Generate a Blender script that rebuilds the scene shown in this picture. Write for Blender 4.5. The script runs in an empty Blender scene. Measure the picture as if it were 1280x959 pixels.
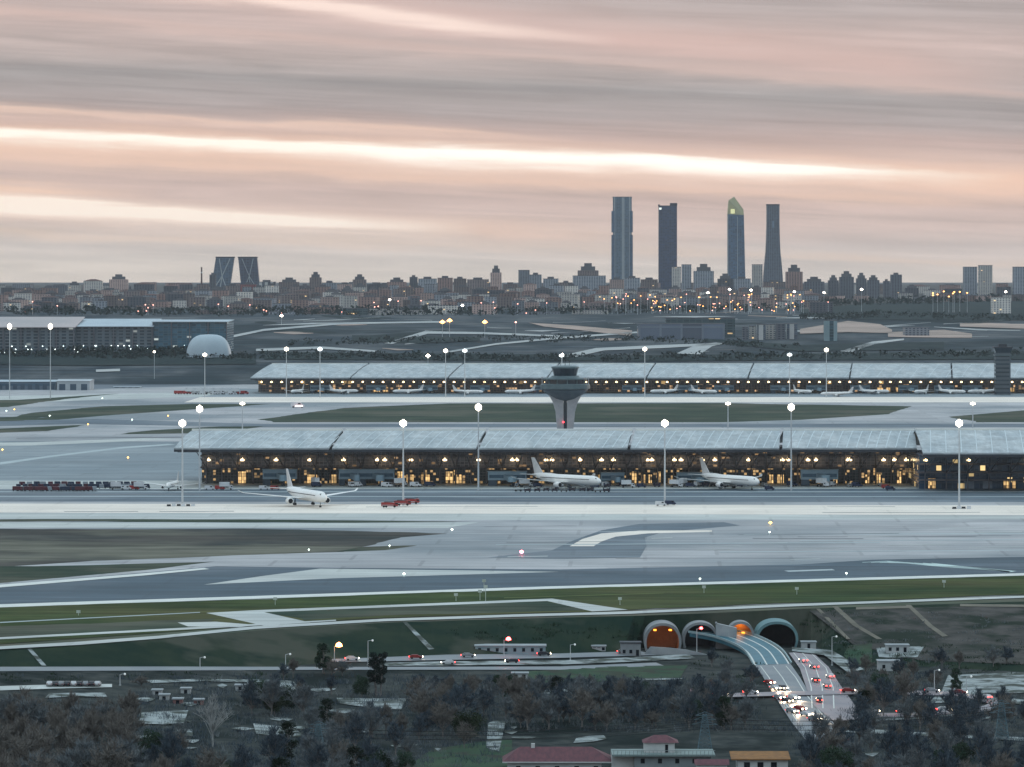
import bpy, bmesh, math, random
from mathutils import Vector, Matrix, noise as mnoise
from bisect import bisect_right
random.seed(7)
R = math.radians
sc = bpy.context.scene
COL = sc.collection

# ------------------------------------------------------------------ camera
F = 5540.0          # focal length in photo pixels (1280 wide)
H = 118.0           # camera height above the airfield
HY = 350.0          # horizon row in the photo
cam_d = bpy.data.cameras.new('camera')
cam_d.sensor_width = 36.0
cam_d.lens = F / 1280 * 36.0
cam_d.shift_y = -(479.5 - HY) / 1280
cam_d.clip_start = 5.0
cam_d.clip_end = 80000.0
cam = bpy.data.objects.new('camera', cam_d)
COL.objects.link(cam)
cam.location = (0, 0, H)
cam.rotation_euler = (R(90), 0, 0)
sc.camera = cam

# ------------------------------------------------------------------ world
SUN_EL, SUN_AZ = 8.0, 38.0      # degrees; azimuth measured from +Y (view direction) to +X
w = bpy.data.worlds.new('World')
sc.world = w
w.use_nodes = True
nt = w.node_tree
nt.nodes.clear()
def wn(t, **k):
    n = nt.nodes.new(t)
    for a, b in k.items(): setattr(n, a, b)
    return n
def wl(a, b): nt.links.new(a, b)
def wm(op, a, b=None, c=None, clamp=False):
    n = wn('ShaderNodeMath', operation=op, use_clamp=clamp)
    for i, v in enumerate((a, b, c)):
        if v is None: continue
        if isinstance(v, (int, float)): n.inputs[i].default_value = v
        else: wl(v, n.inputs[i])
    return n.outputs[0]
def wmix(f, a, b, mode='MIX'):
    n = wn('ShaderNodeMix', data_type='RGBA', blend_type=mode)
    for i, v in ((0, f), (6, a), (7, b)):
        if isinstance(v, (int, float)): n.inputs[i].default_value = v
        elif isinstance(v, tuple): n.inputs[i].default_value = (*v, 1)
        else: wl(v, n.inputs[i])
    return n.outputs[2]
def s2l(c):
    return tuple((x / 255 / 12.92) if x / 255 <= 0.04045 else ((x / 255 + 0.055) / 1.055) ** 2.4 for x in c)
WS = 0.1                                     # Background strength; cloud radiance is divided by it
def cl(r, g, b, k=1.0): return tuple(v * k / WS for v in s2l((r, g, b)))
tc = wn('ShaderNodeTexCoord')
sep = wn('ShaderNodeSeparateXYZ'); wl(tc.outputs['Generated'], sep.inputs[0])
X, Y, Z = sep.outputs
el = wm('MULTIPLY', wm('ARCSINE', Z), 57.29578)
az = wm('MULTIPLY', wm('ARCTAN2', X, Y), 57.29578)
def wnoise(sx, sy, scale, det=5, rough=.55, dist=0, off=0):
    cb = wn('ShaderNodeCombineXYZ')
    wl(wm('MULTIPLY', az, sx), cb.inputs[0]); wl(wm('MULTIPLY', wm('ADD', el, wm('MULTIPLY', az, 0.045)), sy), cb.inputs[1])
    cb.inputs[2].default_value = off
    n = wn('ShaderNodeTexNoise'); n.inputs['Scale'].default_value = scale
    n.inputs['Detail'].default_value = det; n.inputs['Roughness'].default_value = rough; n.inputs['Distortion'].default_value = dist
    wl(cb.outputs[0], n.inputs['Vector'])
    return n.outputs['Fac']
n1 = wnoise(.10, .9, 1.6, 6, .6, .3)
n2 = wnoise(.28, 3.2, 1.5, 5, .55, .4, 3.3)
n3 = wnoise(.14, 7.0, 1.3, 6, .6, .5, 9.1)
d1 = wm('MULTIPLY', wm('SUBTRACT', n1, .5), .42)
d2 = wm('MULTIPLY', wm('SUBTRACT', n2, .5), .16)
v = wm('ADD', wm('ADD', el, d1), d2)                     # wobbling elevation, degrees
vt = wm('ADD', v, wm('MULTIPLY', az, .03))
ramp = wn('ShaderNodeValToRGB')
wl(wm('DIVIDE', vt, 12.0), ramp.inputs[0])
cr = ramp.color_ramp
stops = [(-.3, (226,208,190)), (.15, (222,204,188)), (.5, (216,194,180)), (.8, (216,186,172)), (1.1, (208,178,166)), (1.45, (224,190,172)),
         (1.9, (202,172,162)), (2.15, (180,164,160)), (2.5, (168,160,158)), (2.8, (190,172,166)), (3.2, (206,180,172)), (3.6, (190,174,170)),
         (4.4, (180,168,168)), (6.0, (172,170,176)), (9.0, (160,168,182)), (12.0, (156,172,192))]
while len(cr.elements) < len(stops): cr.elements.new(.5)
for e, (p, c) in zip(cr.elements, stops):
    e.position = max(0, min(1, p / 12.0)); e.color = (*s2l(c), 1)
base = wmix(1.0, ramp.outputs[0], (1/WS, 1/WS, 1/WS), 'MULTIPLY')
# cloud texture on the deck
tex = wm('ADD', .51, wm('ADD', wm('MULTIPLY', n2, .48), wm('MULTIPLY', n3, .46)))
cbt = wn('ShaderNodeCombineXYZ')
for i in range(3): wl(tex, cbt.inputs[i])
base = wmix(1.0, base, cbt.outputs[0], 'MULTIPLY')
hs = wn('ShaderNodeHueSaturation'); hs.inputs['Saturation'].default_value = .82; wl(base, hs.inputs['Color']); base = hs.outputs[0]
def streak(c0, slope, half_up, half_dn, u0, u1, soft, col, amt, seed):
    """a lit gap between two cloud decks: centre elevation c0 + slope*az, fading outside u0..u1"""
    global base
    s = wm('SUBTRACT', wm('ADD', el, wm('ADD', wm('MULTIPLY', d2, 1.5), wm('MULTIPLY', d1, .5))), wm('ADD', c0, wm('MULTIPLY', az, slope)))
    up = wm('DIVIDE', wm('MAXIMUM', s, 0), half_up); dn = wm('DIVIDE', wm('MINIMUM', s, 0), half_dn)
    q = wm('ADD', wm('MULTIPLY', up, up), wm('MULTIPLY', dn, dn))
    g = wm('EXPONENT', wm('MULTIPLY', q, -1.0))
    f0 = wm('DIVIDE', wm('SUBTRACT', az, u0 - soft), soft, clamp=True); f1 = wm('DIVIDE', wm('SUBTRACT', u1 + soft, az), soft, clamp=True)
    nn = wm('ADD', .55, wm('MULTIPLY', wnoise(.35, 2.0, 1.1, 4, .5, .2, seed), .9))
    f = wm('MULTIPLY', wm('MULTIPLY', g, wm('MULTIPLY', f0, f1)), wm('MULTIPLY', nn, amt), clamp=True)
    base = wmix(f, base, col)
streak(.60, -.052, .16, .16, -9, 0.0, 3.0, cl(244, 206, 182), .6, 4.)
streak(3.25, -.115, .3, .2, -6, 5, 2., cl(226, 192, 182), .6, 6.)
streak(1.57, -.043, .2, .28, -9, 9, 3, cl(248, 208, 184), .9, 1.)
streak(1.86, -.05, .05, .06, -9, -1, 2, cl(250, 216, 196), .6, 11.)
streak(1.28, -.05, .05, .06, -5, 5, 2, cl(240, 204, 182), .55, 12.)
streak(.42, -.03, .06, .06, -7, 8, 2, cl(236, 208, 186), .5, 13.)
streak(2.9, -.08, .08, .08, -7, 7, 2, cl(222, 194, 184), .5, 14.)
streak(1.61, -.043, .05, .10, -9, 3.9, 2.6, cl(255, 246, 232, 1.12), 1.1, 2.)
streak(1.60, -.043, .08, .14, -.8, 3.0, 2.0, cl(255, 250, 240, 1.2), .9, 7.)
streak(.60, -.057, .10, .12, -9, -3.0, 2.6, cl(255, 238, 222, 1.08), 1.45, 3.)
streak(1.02, -.02, .10, .08, -9, -6, 1.5, cl(250, 214, 190), .7, 8.)
streak(3.25, -.115, .07, .10, -4.4, -.8, 2.2, cl(255, 230, 218), 1.0, 5.)
# thin high overcast lets some blue sky through higher up
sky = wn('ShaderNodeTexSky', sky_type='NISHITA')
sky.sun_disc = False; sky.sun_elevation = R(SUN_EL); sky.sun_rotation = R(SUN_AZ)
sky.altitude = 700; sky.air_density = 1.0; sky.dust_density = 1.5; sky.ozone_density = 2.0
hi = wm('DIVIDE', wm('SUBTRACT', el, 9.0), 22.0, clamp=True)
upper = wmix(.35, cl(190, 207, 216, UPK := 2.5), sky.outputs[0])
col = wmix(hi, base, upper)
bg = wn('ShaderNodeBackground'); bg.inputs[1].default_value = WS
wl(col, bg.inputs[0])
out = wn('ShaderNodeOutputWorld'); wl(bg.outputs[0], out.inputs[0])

sun_d = bpy.data.lights.new('sun', 'SUN'); sun_d.energy = 0.6; sun_d.angle = R(12); sun_d.color = (1.0, .82, .66)
sun = bpy.data.objects.new('sun', sun_d); COL.objects.link(sun)
dv = Vector((math.sin(R(SUN_AZ)) * math.cos(R(SUN_EL)), math.cos(R(SUN_AZ)) * math.cos(R(SUN_EL)), math.sin(R(SUN_EL))))
sun.rotation_euler = dv.to_track_quat('Z', 'Y').to_euler()

vs = sc.view_settings
vs.view_transform = 'Standard'; vs.look = 'None'; vs.gamma = 1; vs.use_curve_mapping = False; vs.exposure = 0.0
cy = sc.cycles
cy.use_denoising = True
cy.max_bounces = 4; cy.diffuse_bounces = 2; cy.glossy_bounces = 2; cy.volume_bounces = 1; cy.transmission_bounces = 2; cy.transparent_max_bounces = 4
cy.sample_clamp_indirect = 3.0; cy.sample_clamp_direct = 30.0
cy.caustics_reflective = False; cy.caustics_refractive = False

# ------------------------------------------------------------------ materials
MATS = {}
def mat(name, c1, c2=None, scale=.2, rough=.8, stretch=(1, 1, 1), metal=0.0, spec=.3, detail=5, lo=.35, hi=.65, c3=None, scale3=.02, bump=0, lo3=.48, hi3=.62, streak=0, sx=.006, sy=.07, slab=0):
    if name in MATS: return MATS[name]
    m = bpy.data.materials.new(name); m.use_nodes = True
    t = m.node_tree; b = t.nodes['Principled BSDF']
    b.inputs['Roughness'].default_value = rough; b.inputs['Metallic'].default_value = metal; b.inputs['Specular IOR Level'].default_value = spec if rough < .84 else .03
    c1 = s2l(c1); c2 = s2l(c2) if c2 else tuple(v * .8 for v in c1)
    tcn = t.nodes.new('ShaderNodeTexCoord'); mp = t.nodes.new('ShaderNodeMapping'); mp.inputs['Scale'].default_value = stretch
    t.links.new(tcn.outputs['Object'], mp.inputs[0])
    def nz(s, det):
        n = t.nodes.new('ShaderNodeTexNoise'); n.inputs['Scale'].default_value = s; n.inputs['Detail'].default_value = det; n.inputs['Roughness'].default_value = .6
        t.links.new(mp.outputs[0], n.inputs['Vector']); return n
    n = nz(scale, detail)
    mr = t.nodes.new('ShaderNodeMapRange'); mr.inputs[1].default_value = lo; mr.inputs[2].default_value = hi; t.links.new(n.outputs['Fac'], mr.inputs[0])
    mx = t.nodes.new('ShaderNodeMix'); mx.data_type = 'RGBA'; t.links.new(mr.outputs[0], mx.inputs[0])
    mx.inputs[6].default_value = (*c1, 1); mx.inputs[7].default_value = (*c2, 1)
    o = mx.outputs[2]
    if c3:
        n3_ = nz(scale3, 4); m3 = t.nodes.new('ShaderNodeMapRange'); m3.inputs[1].default_value = lo3; m3.inputs[2].default_value = hi3
        t.links.new(n3_.outputs['Fac'], m3.inputs[0]); x3 = t.nodes.new('ShaderNodeMix'); x3.data_type = 'RGBA'
        t.links.new(m3.outputs[0], x3.inputs[0]); t.links.new(o, x3.inputs[6]); x3.inputs[7].default_value = (*s2l(c3), 1); o = x3.outputs[2]
    def mulgrey(o, fac_out, lo_, hi_, f0=.3, f1=.7):
        r_ = t.nodes.new('ShaderNodeMapRange'); r_.inputs[1].default_value = f0; r_.inputs[2].default_value = f1; r_.inputs[3].default_value = lo_; r_.inputs[4].default_value = hi_
        t.links.new(fac_out, r_.inputs[0]); x_ = t.nodes.new('ShaderNodeMix'); x_.data_type = 'RGBA'; x_.blend_type = 'MULTIPLY'; x_.inputs[0].default_value = 1
        t.links.new(o, x_.inputs[6]); t.links.new(r_.outputs[0], x_.inputs[7]); return x_.outputs[2]
    if streak:
        for (kx, ky, am) in ((sx, sy, streak), (sx*5, sy*2.5, streak*.6)):
            mp2 = t.nodes.new('ShaderNodeMapping'); mp2.inputs['Scale'].default_value = (kx, ky, 1); t.links.new(tcn.outputs['Object'], mp2.inputs[0])
            n_ = t.nodes.new('ShaderNodeTexNoise'); n_.inputs['Scale'].default_value = 1; n_.inputs['Detail'].default_value = 5; n_.inputs['Roughness'].default_value = .6; n_.inputs['Distortion'].default_value = .4
            t.links.new(mp2.outputs[0], n_.inputs['Vector']); o = mulgrey(o, n_.outputs['Fac'], 1-am, 1+am)
    if slab:
        bt = t.nodes.new('ShaderNodeTexBrick'); bt.inputs['Scale'].default_value = 1; bt.inputs['Brick Width'].default_value = 62; bt.inputs['Row Height'].default_value = 38; bt.inputs['Mortar Size'].default_value = .9
        bt.inputs['Color1'].default_value = (1, 1, 1, 1); bt.inputs['Color2'].default_value = (1-slab, 1-slab, 1-slab, 1); bt.inputs['Mortar'].default_value = (1-slab*1.6,)*3+(1,)
        mpb = t.nodes.new('ShaderNodeMapping'); mpb.inputs['Rotation'].default_value = (0, 0, .03); t.links.new(tcn.outputs['Object'], mpb.inputs[0]); t.links.new(mpb.outputs[0], bt.inputs['Vector'])
        o = mulgrey(o, bt.outputs['Color'], 0, 1, 0, 1)
    t.links.new(o, b.inputs['Base Color'])
    if bump:
        bp = t.nodes.new('ShaderNodeBump'); bp.inputs['Distance'].default_value = bump; t.links.new(n.outputs['Fac'], bp.inputs['Height']); t.links.new(bp.outputs[0], b.inputs['Normal'])
    MATS[name] = m
    return m
def emat(name, c, strength, sample=False):
    if name in MATS: return MATS[name]
    m = bpy.data.materials.new(name); m.use_nodes = True
    b = m.node_tree.nodes['Principled BSDF']
    b.inputs['Base Color'].default_value = (*s2l(c), 1); b.inputs['Emission Color'].default_value = (*s2l(c), 1); b.inputs['Emission Strength'].default_value = strength
    m.cycles.emission_sampling = 'AUTO' if sample else 'NONE'
    MATS[name] = m
    return m
def wall_mat(name, wall, glass, fw=3.6, fh=3.1, ww=.55, wh=.55, lit=0.0, litc=(255, 214, 150), rough=.8, vband=0, lits=1.5, zlo=None, zhi=None, grough=.15, vary=False):
    """facade: storeys of windows in object space (metres); some panes lit"""
    if name in MATS: return MATS[name]
    m = bpy.data.materials.new(name); m.use_nodes = True
    t = m.node_tree; b = t.nodes['Principled BSDF']; L = t.links
    def M(op, a, bb=None, clamp=False):
        n = t.nodes.new('ShaderNodeMath'); n.operation = op; n.use_clamp = clamp
        for i, v in enumerate((a, bb)):
            if v is None: continue
            if isinstance(v, (int, float)): n.inputs[i].default_value = v
            else: L.new(v, n.inputs[i])
        return n.outputs[0]
    tcn = t.nodes.new('ShaderNodeTexCoord'); sp = t.nodes.new('ShaderNodeSeparateXYZ'); L.new(tcn.outputs['Object'], sp.inputs[0])
    h = M('ADD', sp.outputs[0], sp.outputs[1]); z = sp.outputs[2]
    hu = M('DIVIDE', h, fw); zu = M('DIVIDE', z, fh)
    wx = M('LESS_THAN', M('ABSOLUTE', M('SUBTRACT', M('FRACT', hu), .5)), ww / 2)
    wz = M('LESS_THAN', M('ABSOLUTE', M('SUBTRACT', M('FRACT', zu), .5)), wh / 2)
    win = M('MULTIPLY', wx, wz)
    geo = t.nodes.new('ShaderNodeNewGeometry'); sn = t.nodes.new('ShaderNodeSeparateXYZ'); L.new(geo.outputs['Normal'], sn.inputs[0])
    win = M('MULTIPLY', win, M('LESS_THAN', M('ABSOLUTE', sn.outputs[2]), .6))
    cb = t.nodes.new('ShaderNodeCombineXYZ'); L.new(M('FLOOR', hu), cb.inputs[0]); L.new(M('FLOOR', zu), cb.inputs[1])
    oi = t.nodes.new('ShaderNodeObjectInfo'); L.new(M('MULTIPLY', oi.outputs['Random'], 97.0), cb.inputs[2])
    wn_ = t.nodes.new('ShaderNodeTexWhiteNoise'); wn_.noise_dimensions = '3D'; L.new(cb.outputs[0], wn_.inputs['Vector'])
    nn = t.nodes.new('ShaderNodeTexNoise'); nn.inputs['Scale'].default_value = .06; nn.inputs['Detail'].default_value = 6; L.new(tcn.outputs['Object'], nn.inputs['Vector'])
    wc = t.nodes.new('ShaderNodeMix'); wc.data_type = 'RGBA'; L.new(nn.outputs['Fac'], wc.inputs[0])
    wl_ = s2l(wall);  wc.inputs[6].default_value = (*[v * .72 for v in wl_], 1); wc.inputs[7].default_value = (*[min(1, v * 1.25) for v in wl_], 1)
    mx = t.nodes.new('ShaderNodeMix'); mx.data_type = 'RGBA'; L.new(win, mx.inputs[0]); L.new(wc.outputs[2], mx.inputs[6])
    vr = M('ADD', M('MULTIPLY', oi.outputs['Random'], .7), .65); xv = t.nodes.new('ShaderNodeMix'); xv.data_type = 'RGBA'; xv.blend_type = 'MULTIPLY'; xv.inputs[0].default_value = 1 if vary else 0
    L.new(wc.outputs[2], xv.inputs[6]); L.new(vr, xv.inputs[7]); wc = xv
    L.new(wc.outputs[2], mx.inputs[6])
    gl = s2l(glass); gm = t.nodes.new('ShaderNodeMix'); gm.data_type = 'RGBA'; L.new(wn_.outputs['Value'], gm.inputs[0])
    gm.inputs[6].default_value = (*[v * .6 for v in gl], 1); gm.inputs[7].default_value = (*[min(1, v * 1.5) for v in gl], 1)
    L.new(gm.outputs[2], mx.inputs[7])
    L.new(mx.outputs[2], b.inputs['Base Color'])
    L.new(M('ADD', M('MULTIPLY', win, grough - rough), rough), b.inputs['Roughness'])
    if lit > 0:
        on = M('MULTIPLY', win, M('LESS_THAN', wn_.outputs['Value'], lit))
        if zlo is not None: on = M('MULTIPLY', on, M('MULTIPLY', M('GREATER_THAN', z, zlo), M('LESS_THAN', z, zhi)))
        sc_ = t.nodes.new('ShaderNodeSeparateColor'); L.new(wn_.outputs['Color'], sc_.inputs[0])
        b.inputs['Emission Color'].default_value = (*s2l(litc), 1)
        L.new(M('MULTIPLY', on, M('MULTIPLY', M('ADD', sc_.outputs[1], .3), lits)), b.inputs['Emission Strength'])
        m.cycles.emission_sampling = 'NONE'
    MATS[name] = m
    return m

# ------------------------------------------------------------------ mesh helpers
class MB:
    def __init__(s): s.v = []; s.f = []
    def quad(s, a, b, c, d):
        i = len(s.v); s.v += [a, b, c, d]; s.f.append((i, i+1, i+2, i+3)); return s
    def poly(s, pts):
        i = len(s.v); s.v += list(pts); s.f.append(tuple(range(i, i+len(pts)))); return s
    def box(s, x0, x1, y0, y1, z0, z1, rz=0, c=None):
        i = len(s.v)
        p = [(x, y, z) for z in (z0, z1) for y in (y0, y1) for x in (x0, x1)]
        if rz:
            cx, cy_ = c if c else ((x0+x1)/2, (y0+y1)/2); ca, sa = math.cos(rz), math.sin(rz)
            p = [(cx+(x-cx)*ca-(y-cy_)*sa, cy_+(x-cx)*sa+(y-cy_)*ca, z) for x, y, z in p]
        s.v += p
        for q in ((0,2,3,1), (4,5,7,6), (0,1,5,4), (2,6,7,3), (0,4,6,2), (1,3,7,5)): s.f.append(tuple(i+k for k in q))
        return s
    def frus(s, b, t, z0, z1):
        """b and t: (x0,x1,y0,y1) at bottom and top"""
        i = len(s.v)
        for (x0, x1, y0, y1), z in ((b, z0), (t, z1)):
            s.v += [(x0, y0, z), (x1, y0, z), (x0, y1, z), (x1, y1, z)]
        for q in ((0,2,3,1), (4,5,7,6), (0,1,5,4), (2,6,7,3), (0,4,6,2), (1,3,7,5)): s.f.append(tuple(i+k for k in q))
        return s
    def tube(s, p0, p1, r0, r1=None, n=8, cap=True):
        r1 = r0 if r1 is None else r1
        a, b = Vector(p0), Vector(p1); d = (b-a)
        if d.length < 1e-6: return s
        d.normalize(); u = d.orthogonal().normalized(); w_ = d.cross(u); i = len(s.v)
        for c, r in ((a, r0), (b, r1)):
            for k in range(n):
                an = 2*math.pi*k/n; s.v.append(tuple(c + (u*math.cos(an)+w_*math.sin(an))*r))
        for k in range(n): s.f.append((i+k, i+(k+1) % n, i+n+(k+1) % n, i+n+k))
        if cap: s.f.append(tuple(i+k for k in range(n))[::-1]); s.f.append(tuple(i+n+k for k in range(n)))
        return s
    def lathe(s, prof, n=24, c=(0, 0, 0), axis='z', sx=1, sy=1, ph=0):
        i = len(s.v)
        for r, z in prof:
            for k in range(n):
                an = 2*math.pi*k/n+ph; a, b = r*math.cos(an)*sx, r*math.sin(an)*sy
                s.v.append((c[0]+a, c[1]+b, c[2]+z) if axis == 'z' else (c[0]+z, c[1]+a, c[2]+b))
        for j in range(len(prof)-1):
            for k in range(n):
                s.f.append((i+j*n+k, i+j*n+(k+1) % n, i+(j+1)*n+(k+1) % n, i+(j+1)*n+k))
        s.f.append(tuple(i+k for k in range(n))[::-1]); s.f.append(tuple(i+(len(prof)-1)*n+k for k in range(n)))
        return s
    def build(s, name, m, parent=None, loc=(0, 0, 0), smooth=False, rz=0):
        me = bpy.data.meshes.new(name); me.from_pydata([tuple(p) for p in s.v], [], s.f)
        me.materials.append(m)
        if smooth: me.polygons.foreach_set('use_smooth', [True]*len(me.polygons))
        me.update()
        o = bpy.data.objects.new(name, me); COL.objects.link(o); o.location = loc; o.rotation_euler = (0, 0, rz)
        if parent: o.parent = parent
        return o
def fixn(o):
    bm = bmesh.new(); bm.from_mesh(o.data); bmesh.ops.recalc_face_normals(bm, faces=bm.faces); bm.to_mesh(o.data); bm.free(); return o
def tag(o, label=None, cat=None, group=None, kind=None):
    if label: o['label'] = label
    if cat: o['category'] = cat
    if group: o['group'] = group
    if kind: o['kind'] = kind
    return o
def thing(name, label, cat, loc=(0, 0, 0), rz=0, group=None):
    o = bpy.data.objects.new(name, None); COL.objects.link(o); o.location = loc; o.rotation_euler = (0, 0, rz)
    return tag(o, label, cat, group)
CH = {}
def kids(o):
    return [c for c in o.children if c.type == 'MESH']
def dup(root, loc, rz=0, label=None, group=None, scale=None):
    r = root.copy(); COL.objects.link(r); r.location = loc; r.rotation_euler = (0, 0, rz)
    if scale: r.scale = (scale, scale, scale) if not isinstance(scale, tuple) else scale
    if label: r['label'] = label
    if group: r['group'] = group
    for c in kids(root):
        k = c.copy(); COL.objects.link(k); k.parent = r
        for g in kids(c):
            q = g.copy(); COL.objects.link(q); q.parent = k
    return r
class Proto:
    """the first place() moves the source itself, later ones copy it"""
    def __init__(s, root): s.root = root; s.used = False; bpy.context.view_layer.update()
    def place(s, loc, rz=0, label=None, group=None, scale=None):
        if s.used: return dup(s.root, loc, rz, label, group, scale)
        s.used = True; r = s.root; r.location = loc; r.rotation_euler = (0, 0, rz)
        if scale: r.scale = (scale, scale, scale) if not isinstance(scale, tuple) else scale
        if label: r['label'] = label
        if group: r['group'] = group
        return r
ORD = ['first','second','third','fourth','fifth','sixth','seventh','eighth','ninth','tenth','eleventh','twelfth','thirteenth','fourteenth','fifteenth','sixteenth',
       'seventeenth','eighteenth','nineteenth','twentieth','twenty-first','twenty-second','twenty-third','twenty-fourth','twenty-fifth','twenty-sixth','twenty-seventh','twenty-eighth','twenty-ninth','thirtieth','thirty-first','thirty-second','thirty-third','thirty-fourth','thirty-fifth']

# ------------------------------------------------------------------ terrain
def lerp(tab, x):
    if x <= tab[0][0]: return tab[0][1]
    for (a, u), (b, v_) in zip(tab, tab[1:]):
        if x <= b: return u + (v_-u)*(x-a)/(b-a)
    return tab[-1][1]
CREST = [(-900, 850), (0, 812), (100, 807), (200, 799), (320, 788), (480, 778.5), (640, 773.5), (790, 770), (900, 766), (1000, 761), (1280, 752), (2200, 742)]
BASE_D = [(-900, 1270), (0, 1392), (320, 1445), (480, 1478), (640, 1505), (780, 1532), (800, 1556), (900, 1567), (1005, 1585), (1060, 1510), (1280, 1470), (2200, 1450)]
BASE_Y = [(-900, 880), (0, 834), (320, 836), (480, 823), (640, 818), (780, 815), (800, 809.3), (900, 806), (1005, 801), (1060, 828), (1280, 840), (2200, 850)]
FAR = [(5000, 0), (5500, 21), (6500, 36), (7500, 57), (9000, 71), (12000, 87), (16000, 96), (30000, 100)]
def rows(px):
    dc = H*F/(lerp(CREST, px)-HY); db = lerp(BASE_D, px); zb = H-db*(lerp(BASE_Y, px)-HY)/F
    return [(250, -14), (1000, -14), (1230, -13.5), (min(db-30, 1400), min(zb, -11) if px > 300 else zb-1), (db, zb), (dc, 0)] + FAR
ROWC = {}
def gz_pd(px, d):
    k = round(px*2)
    r = ROWC.get(k)
    if r is None: r = ROWC[k] = rows(k/2)
    z = lerp(r, d)
    return z
def gz(x, y): return gz_pd(640+F*x/max(y, 1), y)
def G(px, py, lift=0.0):
    """first point of the ground seen through a photo pixel, from the near side"""
    px = float(px)
    f = lambda d: HY + F*(H-gz_pd(px, d))/d - py
    d = 700.0; step = 8.0
    if f(d) < 0: d = 300.0
    while f(d) > 0 and d < 29000:
        d += step
        if d > 5000: step = 40
    a, b = d-step, d
    for _ in range(24):
        m_ = (a+b)/2
        if f(m_) > 0: a = m_
        else: b = m_
    d = (a+b)/2
    return Vector(((px-640)*d/F, d, gz_pd(px, d)+lift))
def W(px, py, d):
    """world point of a photo pixel at a known distance"""
    return Vector(((px-640)*d/F, d, H-(py-HY)*d/F))

GR = {
 'soil': mat('soil', (40, 48, 50), (70, 74, 72), .15, .95, c3=(28, 38, 38), scale3=.03, detail=8),
 'bank': mat('bank_grass', (24, 44, 38), (44, 56, 44), .05, .95, c3=(66, 70, 62), scale3=.018, lo3=.52, hi3=.6),
 'base': mat('airfield_grass', (74, 84, 74), (88, 92, 78), .02, .95, c3=(96, 92, 84), scale3=.008, streak=.25),
 'far': mat('far_fields', (48, 60, 68), (92, 96, 98), .012, .95, stretch=(1, .5, 1), c3=(36, 50, 56), scale3=.004, detail=9, lo=.4, hi=.66, streak=.4, sx=.004, sy=.02),
 'city': mat('city_ground', (88, 86, 84), (58, 62, 62), .01, .95),
}
TS = [-.6, -.5, -.4, -.3, -.25, -.2, -.16] + [round(-.14+.0025*i, 5) for i in range(113)] + [.16, .2, .25, .3, .4, .5, .6]
me = bpy.data.meshes.new('ground'); V = []; FC = []; MI = []
DF = [5000, 5250, 5500, 6000, 6500, 7000, 7500, 8200, 9000, 10000, 12000, 14000, 16000, 20000, 30000]
NR = None
for ti, t in enumerate(TS):
    px = 640+F*t; r = rows(px)
    colz = [(250, -14), (600, -14), (1000, -14), (1120, -13.8), (1230, -13.5), r[3], r[4], r[5]] + [(d, lerp(FAR, d)) for d in DF]
    NR = len(colz)
    for d, z in colz: V.append((t*d, d, z))
for i in range(len(TS)-1):
    for j in range(NR-1):
        a = i*NR+j; FC.append((a, a+NR, a+NR+1, a+1)); MI.append(0 if j < 5 else 1 if j < 7 and j == 6 else 0 if j == 5 else 2 if j == 7 else 3 if j < 15 else 4)
me.from_pydata(V, [], FC)
for k in ('soil', 'bank', 'base', 'far', 'city'): me.materials.append(GR[k])
me.polygons.foreach_set('material_index', MI); me.update()
go = bpy.data.objects.new('ground', me); COL.objects.link(go); tag(go, 'ground falling from the airfield to the woods and rising to the city', kind='structure')

LV = []
def sheet(name, pts, m, kind='structure', z=None, label=None, ragged=False):
    """a flat sheet on the level airfield; corners given where the photo shows them"""
    if z is None:
        bb = (min(p[0] for p in pts), max(p[0] for p in pts), min(p[1] for p in pts), max(p[1] for p in pts))
        lv = 1+max([l for q_, l in LV if q_[0] < bb[1] and q_[1] > bb[0] and q_[2] < bb[3] and q_[3] > bb[2]] or [0])
        LV.append((bb, lv)); z = .01*lv
    q = []
    for px, py in pts:
        d = H*F/(py-HY); q.append(((px-640)*d/F, d, z))
    if kind == 'stuff' or ragged:
        r_ = []; am = 1.0 if kind == 'stuff' else .35
        for (x0, y0, _), (x1, y1, _) in zip(q, q[1:]+q[:1]):
            L_ = math.hypot(x1-x0, y1-y0); n_ = max(1, min(90, int(L_/7)))
            for k in range(n_):
                f = k/n_; x = x0+(x1-x0)*f; y = y0+(y1-y0)*f
                e = min(1, min(f, 1-f)*6+.2)
                o1 = mnoise.noise(Vector((x*.012, y*.012, 3)))*9+mnoise.noise(Vector((x*.05, y*.05, 9)))*4+mnoise.noise(Vector((x*.2, y*.2, 5)))*1.6
                r_.append((x+o1*.6*e*am, y+o1*e*am, z))
        q = r_
    b = MB(); b.poly(q); o = b.build(name, m); fixn(o)
    if o.data.polygons[0].normal.z < 0: o.data.flip_normals()
    return tag(o, label, kind=kind)
def ribbon(name, L, Rr, m, lift=.12, kind='structure', n=6, label=None, zf=None):
    """a strip draped over sloping ground between two edges"""
    b = MB(); prev = None
    def samp(P):
        o = []
        for (a, c) in zip(P, P[1:]):
            for k in range(n): o.append((a[0]+(c[0]-a[0])*k/n, a[1]+(c[1]-a[1])*k/n))
        o.append(P[-1]); return o
    A, B = samp(L), samp(Rr)
    M_ = 4
    for p, q in zip(A, B):
        row = []
        for k in range(M_+1):
            x = p[0]+(q[0]-p[0])*k/M_; y = p[1]+(q[1]-p[1])*k/M_
            g = G(x, y, lift); row.append(g)
        if prev:
            for k in range(M_): b.quad(prev[k], prev[k+1], row[k+1], row[k])
        prev = row
    o = b.build(name, m); fixn(o)
    if sum(p.normal.z for p in o.data.polygons) < 0: o.data.flip_normals()
    return tag(o, label, kind=kind)
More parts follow.
